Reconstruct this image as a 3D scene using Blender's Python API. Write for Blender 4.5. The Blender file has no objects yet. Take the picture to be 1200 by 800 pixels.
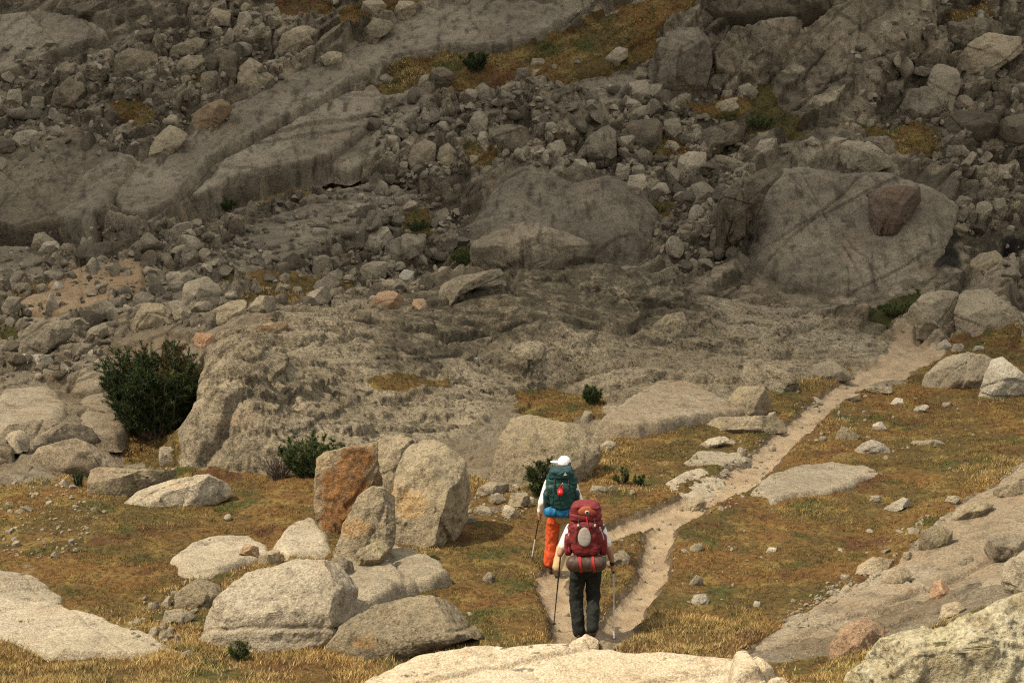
import bpy, bmesh, math, random, time
import numpy as np
from mathutils import Vector, Matrix, noise as mnoise
from mathutils.bvhtree import BVHTree
T00 = time.time()
random.seed(7)
RNG = np.random.default_rng(11)
scene = bpy.context.scene
COL = scene.collection

# ---------------------------------------------------------------- camera geometry (photo pixels 1200 x 800)
F = 2240.0
CAMZ = 7.5
PITCH = math.atan(340.0 / F)
SP, CP = math.sin(PITCH), math.cos(PITCH)
FWD = np.array([0, CP, -SP]); UP = np.array([0, SP, CP]); RIGHT = np.array([1.0, 0, 0])
CAM = np.array([0, 0, CAMZ])

def ray(px, py):
    d = FWD + RIGHT * ((px - 600) / F) + UP * ((400 - py) / F)
    return d / np.linalg.norm(d)
def at_z(px, py, z):
    d = ray(px, py); t = (z - CAMZ) / d[2]
    return CAM + d * t
def at_d(px, py, y):
    d = ray(px, py); t = y / d[1]
    return CAM + d * t
def project(P):
    q = P - CAM
    zc = q @ FWD
    return 600 + F * (q @ RIGHT) / zc, 400 - F * (q @ UP) / zc

# ---------------------------------------------------------------- numpy noise
_G = RNG.normal(size=(64, 3)); _G /= np.linalg.norm(_G, axis=1)[:, None]
def _hash(ix, iy, iz, seed):
    with np.errstate(over='ignore'):
        h = (ix.astype(np.uint32) * np.uint32(374761393) + iy.astype(np.uint32) * np.uint32(668265263)
             + iz.astype(np.uint32) * np.uint32(2147483647 - 5771) + np.uint32(seed * 974711 % 4294967291))
        h = (h ^ (h >> np.uint32(13))) * np.uint32(1274126177)
        h = (h ^ (h >> np.uint32(16))) * np.uint32(2246822519)
        return h ^ (h >> np.uint32(15))
def perlin(P, seed=0):
    P = np.asarray(P, dtype=np.float64)
    I = np.floor(P).astype(np.int64); f = P - I
    w = f * f * f * (f * (f * 6 - 15) + 10)
    out = 0.0
    for dx in (0, 1):
        wx = w[:, 0] if dx else 1 - w[:, 0]
        for dy in (0, 1):
            wy = w[:, 1] if dy else 1 - w[:, 1]
            for dz in (0, 1):
                wz = w[:, 2] if dz else 1 - w[:, 2]
                g = _G[_hash(I[:, 0] + dx, I[:, 1] + dy, I[:, 2] + dz, seed) & np.uint32(63)]
                d = g[:, 0] * (f[:, 0] - dx) + g[:, 1] * (f[:, 1] - dy) + g[:, 2] * (f[:, 2] - dz)
                out = out + wx * wy * wz * d
    return out * 1.5
def fbm(P, octv=4, seed=0, gain=.5, lac=2.03):
    s = 0; a = 1.0; n = 0
    for i in range(octv):
        s = s + a * perlin(P, seed + i * 17); n += a
        a *= gain; P = P * lac + 3.7
    return s / n
def ridged(P, octv=3, seed=0, gain=.5, lac=2.1):
    s = 0; a = 1.0; n = 0
    for i in range(octv):
        s = s + a * (1 - 2 * np.abs(perlin(P, seed + i * 31))); n += a
        a *= gain; P = P * lac + 1.3
    return s / n
def cells(U, seed=0, tilt=1.0, ramp=.09):
    """blocky rock: every Voronoi cell is a tilted facet; returns height and distance to the joint"""
    I = np.floor(U).astype(np.int64)
    N = len(U); d1 = np.full(N, 9.0); d2 = np.full(N, 9.0); h1 = np.zeros(N)
    zz = np.zeros(N, dtype=np.int64)
    for dx in (-1, 0, 1):
        for dy in (-1, 0, 1):
            cx, cy = I[:, 0] + dx, I[:, 1] + dy
            a = _hash(cx, cy, zz, seed) / 4294967296.0
            b = _hash(cx, cy, zz + 1, seed) / 4294967296.0
            ex = U[:, 0] - cx - a; ey = U[:, 1] - cy - b
            d = np.maximum(np.abs(ex) * .8 + np.abs(ey) * .3, np.hypot(ex, ey) * .9)
            o = _hash(cx, cy, zz + 2, seed) / 4294967296.0 - .5
            tx = _hash(cx, cy, zz + 3, seed) / 4294967296.0 - .5
            ty = _hash(cx, cy, zz + 4, seed) / 4294967296.0 - .5
            h = o + tilt * (tx * ex + ty * ey)
            near = d < d1
            d2 = np.where(near, d1, np.minimum(d2, d)); h1 = np.where(near, h, h1); d1 = np.where(near, d, d1)
    g = d2 - d1; s = sstep(0, ramp, g)
    return h1 * s - .28 * (1 - s), g
def sstep(a, b, x):
    t = np.clip((x - a) / (b - a), 0, 1)
    return t * t * (3 - 2 * t)

# ---------------------------------------------------------------- polygons
def poly_sd(px, py, poly):
    """signed distance (positive inside) to a polygon, in the polygon's units"""
    poly = np.asarray(poly, float); n = len(poly)
    d = np.full(px.shape, 1e18); inside = np.zeros(px.shape, bool)
    for i in range(n):
        a = poly[i]; b = poly[(i + 1) % n]; e = b - a
        wx = px - a[0]; wy = py - a[1]
        t = np.clip((wx * e[0] + wy * e[1]) / (e @ e + 1e-12), 0, 1)
        d = np.minimum(d, (wx - e[0] * t) ** 2 + (wy - e[1] * t) ** 2)
        if a[1] != b[1]:
            c = ((a[1] > py) != (b[1] > py)) & (px < e[0] * (py - a[1]) / e[1] + a[0])
            inside ^= c
    d = np.sqrt(d)
    return np.where(inside, d, -d)
def in_poly(x, y, poly):
    return poly_sd(np.array([x], float), np.array([y], float), poly)[0] > 0
def line_d(px, py, pts):
    d = np.full(px.shape, 1e18); w = np.zeros(px.shape)
    pts = np.asarray(pts, float)
    for i in range(len(pts) - 1):
        a = pts[i]; b = pts[i + 1]; e = (b - a)[:2]
        wx = px - a[0]; wy = py - a[1]
        t = np.clip((wx * e[0] + wy * e[1]) / (e @ e + 1e-12), 0, 1)
        dd = np.hypot(wx - e[0] * t, wy - e[1] * t)
        ww = a[2] + (b[2] - a[2]) * t
        near = dd < d
        w = np.where(near, ww, w); d = np.where(near, dd, d)
    return d, w

# ---------------------------------------------------------------- object helpers
def tag(o, label=None, cat=None, group=None, kind=None):
    if cat and not kind: kind = 'thing'
    if label: o['label'] = label
    if cat: o['category'] = cat
    if group: o['group'] = group
    if kind: o['kind'] = kind
    return o
def link(name, me, mat=None, parent=None):
    o = bpy.data.objects.new(name, me); COL.objects.link(o)
    if mat: me.materials.append(mat)
    if parent: o.parent = parent
    return o
def empty(name, loc=(0, 0, 0)):
    o = bpy.data.objects.new(name, None); COL.objects.link(o); o.location = loc
    return o
def np_mesh(name, V, Fc, smooth=True, attrs=None, normals=None):
    """mesh from arrays: V (n,3), Fc (m,3) or (m,4)"""
    me = bpy.data.meshes.new(name)
    V = np.ascontiguousarray(V, dtype=np.float32); Fc = np.ascontiguousarray(Fc, dtype=np.int32)
    k = Fc.shape[1]
    me.vertices.add(len(V)); me.vertices.foreach_set('co', V.ravel())
    me.loops.add(Fc.size); me.loops.foreach_set('vertex_index', Fc.ravel())
    me.polygons.add(len(Fc))
    me.polygons.foreach_set('loop_start', np.arange(0, Fc.size, k, dtype=np.int32))
    me.polygons.foreach_set('use_smooth', np.full(len(Fc), smooth, dtype=bool))
    for nm, arr in (attrs or {}).items():
        a = me.attributes.new(nm, 'FLOAT', 'POINT'); a.data.foreach_set('value', np.ascontiguousarray(arr, dtype=np.float32))
    me.update(calc_edges=True)
    if normals is not None:
        me.normals_split_custom_set_from_vertices(np.ascontiguousarray(normals, dtype=np.float32))
    return me

# ---------------------------------------------------------------- node helpers
class NT:
    def __init__(s, name, rough=.9, spec=.15):
        s.m = bpy.data.materials.new(name); s.m.use_nodes = True
        s.t = s.m.node_tree; s.b = s.t.nodes['Principled BSDF']
        s.b.inputs['Roughness'].default_value = rough
        s.b.inputs['Specular IOR Level'].default_value = spec
    def n(s, t, **kw):
        x = s.t.nodes.new(t)
        for k, v in kw.items(): setattr(x, k, v)
        return x
    def put(s, sock, v):
        if isinstance(v, bpy.types.NodeSocket): s.t.links.new(v, sock)
        elif isinstance(v, (tuple, list)) and len(v) == 3 and sock.type == 'RGBA': sock.default_value = (*v, 1)
        else: sock.default_value = v
    def pos(s, sc=None, rot=None):
        if not hasattr(s, '_p'): s._p = s.n('ShaderNodeNewGeometry').outputs['Position']
        if sc is None: return s._p
        m = s.n('ShaderNodeMapping'); s.put(m.inputs['Vector'], s._p); m.inputs['Scale'].default_value = sc
        if rot: m.inputs['Rotation'].default_value = rot
        return m.outputs[0]
    def noise(s, scale, detail=4, rough=.55, vec=None, dist=0, col=False):
        x = s.n('ShaderNodeTexNoise'); s.put(x.inputs['Vector'], vec or s.pos())
        x.inputs['Scale'].default_value = scale; x.inputs['Detail'].default_value = detail
        x.inputs['Roughness'].default_value = rough; x.inputs['Distortion'].default_value = dist
        return x.outputs['Color' if col else 'Fac']
    def ramp(s, f, a, b, va=0., vb=1.):
        x = s.n('ShaderNodeMapRange'); x.interpolation_type = 'SMOOTHSTEP'
        s.put(x.inputs[0], f)
        for i, v in enumerate((a, b, va, vb)): s.put(x.inputs[i + 1], v)
        return x.outputs[0]
    def mix(s, f, a, b, mode='MIX'):
        x = s.n('ShaderNodeMix', data_type='RGBA', blend_type=mode); s.put(x.inputs[0], f)
        s.put(x.inputs[6], a); s.put(x.inputs[7], b)
        return x.outputs[2]
    def ma(s, op, a, b=0.):
        x = s.n('ShaderNodeMath', operation=op); s.put(x.inputs[0], a); s.put(x.inputs[1], b)
        return x.outputs[0]
    def attr(s, nm):
        return s.n('ShaderNodeAttribute', attribute_name=nm).outputs['Fac']
    def bump(s, h, strength=.5, dist=.02):
        x = s.n('ShaderNodeBump'); x.inputs['Strength'].default_value = strength; x.inputs['Distance'].default_value = dist
        s.put(x.inputs['Height'], h); s.put(s.b.inputs['Normal'], x.outputs[0])
    def color(s, c): s.put(s.b.inputs['Base Color'], c)

def rock_color(t, st):
    """granite: broad tone, mid mottling, grains, dark crust lichen, yellow lichen, stains and fine joints"""
    base, light, dark = st['base'], st['light'], st['dark']
    big = t.ramp(t.noise(.55, 3, .6), .38, .66)
    c = t.mix(big, base, light)
    mid = t.ramp(t.noise(3.2, 7, .68), .47, .66)
    c = t.mix(t.ma('MULTIPLY', mid, st.get('mid', .55)), c, dark)
    warm = t.ramp(t.noise(.9, 4, .6, vec=t.pos((1, 1, 1.7))), st.get('warm_t', .56), st.get('warm_t', .56) + .16)
    c = t.mix(t.ma('MULTIPLY', warm, st.get('warm', .35)), c, st.get('warmc', (.30, .19, .11)))
    if st.get('streak', 0):
        sv = t.pos((2.2, 1.0, .45), (.25, .5, 0))
        s_ = t.ramp(t.noise(1.6, 5, .6, vec=sv), .5, .7)
        c = t.mix(t.ma('MULTIPLY', s_, st['streak']), c, dark)
        s2 = t.ramp(t.noise(2.3, 4, .6, vec=t.pos((.5, 1.0, 2.6), (0, .5, 0))), .58, .72)
        c = t.mix(t.ma('MULTIPLY', s2, st['streak'] * .7), c, light)
    if st.get('spot', 0):
        s_ = t.ramp(t.ma('ADD', t.attr('spot'), t.ma('MULTIPLY', t.ma('SUBTRACT', t.noise(5, 5, .7), .5), .9)), .35, .7)
        c = t.mix(t.ma('MULTIPLY', s_, .92 if 'spotc' in st else .75), c, t.mix(t.ramp(t.noise(9, 4, .7), .4, .6), st.get('spotc', (.38, .215, .080)), st.get('spotd', (.42, .31, .16) if 'spotc' not in st else (.145, .075, .035))))
    if st.get('stain', 0):
        s_ = t.ramp(t.noise(.8, 4, .65, dist=.4), .33, .50)
        c = t.mix(t.ma('MULTIPLY', s_, st['stain']), c, st['stainc'])
        s3 = t.ramp(t.noise(7, 5, .7), .5, .64)
        c = t.mix(t.ma('MULTIPLY', s3, .55), c, dark)
    if st.get('yel', 0):
        y = t.ramp(t.noise(2.6, 6, .7, dist=.5), .53, .62)
        c = t.mix(t.ma('MULTIPLY', y, st['yel']), c, st.get('yelc', (.33, .31, .13)))
    if st.get('crust', 0):
        k = t.ramp(t.noise(st.get('crust_s', 9), 6, .72), .56, .61)
        k2 = t.ramp(t.noise(.8, 3, .5), .35, .6)
        c = t.mix(t.ma('MULTIPLY', t.ma('MULTIPLY', k, k2), st['crust']), c, (.028, .026, .02))
        w = t.ramp(t.noise(14, 4, .6, vec=t.pos((1, 1, 1), (1, 2, 0))), .62, .67)
        c = t.mix(t.ma('MULTIPLY', w, st['crust'] * .5), c, (.45, .42, .34))
    f1 = t.ramp(t.noise(15, 6, .78), .46, .62)
    c = t.mix(t.ma('MULTIPLY', f1, st.get('fine', .45)), c, dark)
    f2 = t.ramp(t.noise(21, 5, .75, vec=t.pos((1, 1, 1), (2, 1, 0))), .54, .66)
    c = t.mix(t.ma('MULTIPLY', f2, .4), c, light)
    g = t.noise(38, 4, .75)
    c = t.mix(1.0, c, t.n_gray(t.ramp(g, .3, .7, .62, 1.35)), 'MULTIPLY')
    oi = t.n('ShaderNodeObjectInfo').outputs['Random']
    c = t.mix(1.0, c, t.n_gray(t.ramp(oi, 0, 1, .82, 1.16)), 'MULTIPLY')
    if st.get('tone'): c = t.mix(1.0, c, t.n_gray(t.ramp(t.attr('tone'), 0, 1, .55, 1.5)), 'MULTIPLY')
    return c, g, mid
def _ngray(s, f):
    x = s.n('ShaderNodeCombineColor')
    for i in range(3): s.put(x.inputs[i], f)
    return x.outputs[0]
NT.n_gray = _ngray

STY = {
 'hill':  dict(base=(0.227, 0.184, 0.123), light=(0.362, 0.297, 0.199), dark=(0.072, 0.058, 0.037), mid=.6, warm=.4, streak=.5, crust=.35),
 'slab':  dict(base=(0.210, 0.173, 0.120), light=(0.307, 0.256, 0.176), dark=(0.072, 0.058, 0.039), mid=.6, warm=.35, streak=.9, crust=.25),
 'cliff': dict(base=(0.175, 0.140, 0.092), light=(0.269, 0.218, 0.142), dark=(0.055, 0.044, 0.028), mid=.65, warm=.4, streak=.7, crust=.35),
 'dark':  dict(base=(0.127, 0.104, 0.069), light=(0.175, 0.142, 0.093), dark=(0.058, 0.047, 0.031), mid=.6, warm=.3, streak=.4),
 'grey':  dict(base=(0.276, 0.230, 0.155), light=(0.350, 0.295, 0.202), dark=(0.122, 0.100, 0.067), mid=.5, warm=.25, crust=.45),
 'mid':   dict(base=(0.286, 0.230, 0.146), light=(0.371, 0.300, 0.194), dark=(0.117, 0.092, 0.057), mid=.55, warm=.35, crust=.6, yel=.25),
 'ledge': dict(base=(0.263, 0.205, 0.131), light=(.325, .272, .188), dark=(.100, .080, .053), mid=.6, warm=.4, crust=.5),
 'pale':  dict(base=(0.345, 0.290, 0.198), light=(0.414, 0.354, 0.253), dark=(.19, .155, .105), mid=.45, warm=.4, warmc=(0.445, 0.300, 0.163), crust=.5),
 'white': dict(base=(0.396, 0.354, 0.267), light=(0.469, 0.423, 0.331), dark=(0.339, 0.280, 0.181), mid=.4, warm=.2, crust=.2),
 'tan':   dict(base=(0.318, 0.215, 0.120), light=(0.371, 0.270, 0.159), dark=(0.148, 0.100, 0.057), mid=.5, warm=.6, warmc=(0.382, 0.220, 0.112), crust=.25),
 'pink':  dict(base=(0.350, 0.215, 0.125), light=(0.424, 0.290, 0.176), dark=(0.170, 0.105, 0.062), mid=.4, warm=.6, warmc=(0.403, 0.190, 0.095)),
 'rust':  dict(base=(0.286, 0.215, 0.129), light=(0.350, 0.270, 0.163), dark=(0.111, 0.075, 0.039), mid=.5, warm=.3, stain=0, stainc=(0.382, 0.165, 0.039), crust=.5, spot=1, spotc=(.290, .132, .040)),
 'spot':  dict(base=(0.286, 0.235, 0.150), light=(0.403, 0.325, 0.202), dark=(0.117, 0.094, 0.060), mid=.55, spot=1, warm=.35, warmc=(0.488, 0.250, 0.065), crust=.7),
 'brick': dict(base=(.150, .105, .070), light=(.205, .150, .105), dark=(0.074, 0.048, 0.031), mid=.5, warm=.5),
 'cream': dict(base=(0.488, 0.400, 0.267), light=(0.552, 0.474, 0.340), dark=(0.371, 0.265, 0.138), mid=.5, warm=.5, warmc=(0.551, 0.350, 0.163), crust=.8, crust_s=6),
 'lime':  dict(base=(.47, .42, .28), light=(0.594, 0.520, 0.301), dark=(0.254, 0.190, 0.095), mid=.6, warm=.3, yel=.4, yelc=(.43, .41, .20), crust=.9, crust_s=6),
 'dome':  dict(base=(0.252, 0.204, 0.131), light=(0.364, 0.299, 0.199), dark=(0.053, 0.044, 0.030), mid=.75, fine=.7, warm=.35, yel=.14, crust=.9, crust_s=7),
}
_rm = {}
def rock_mat(st):
    if st not in _rm:
        t = NT('rock_' + st, .92, .12)
        c, g, mid = rock_color(t, STY[st])
        t.color(c)
        h = t.ma('ADD', t.ma('MULTIPLY', g, .5), t.noise(9, 6, .7))
        t.bump(h, .9, .07)
        _rm[st] = t.m
    return _rm[st]
def plain(name, c, rough=.8, spec=.2, var=.12, scale=30, metal=0):
    t = NT(name, rough, spec)
    co = t.n('ShaderNodeTexCoord').outputs['Object']
    n = t.noise(scale, 4, .6, vec=co)
    t.color(t.mix(1.0, c, t.n_gray(t.ramp(n, .3, .7, 1 - var, 1 + var)), 'MULTIPLY'))
    t.b.inputs['Metallic'].default_value = metal
    t.bump(t.noise(scale * 2, 4, .6, vec=co), .25, .006)
    return t.m
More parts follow.
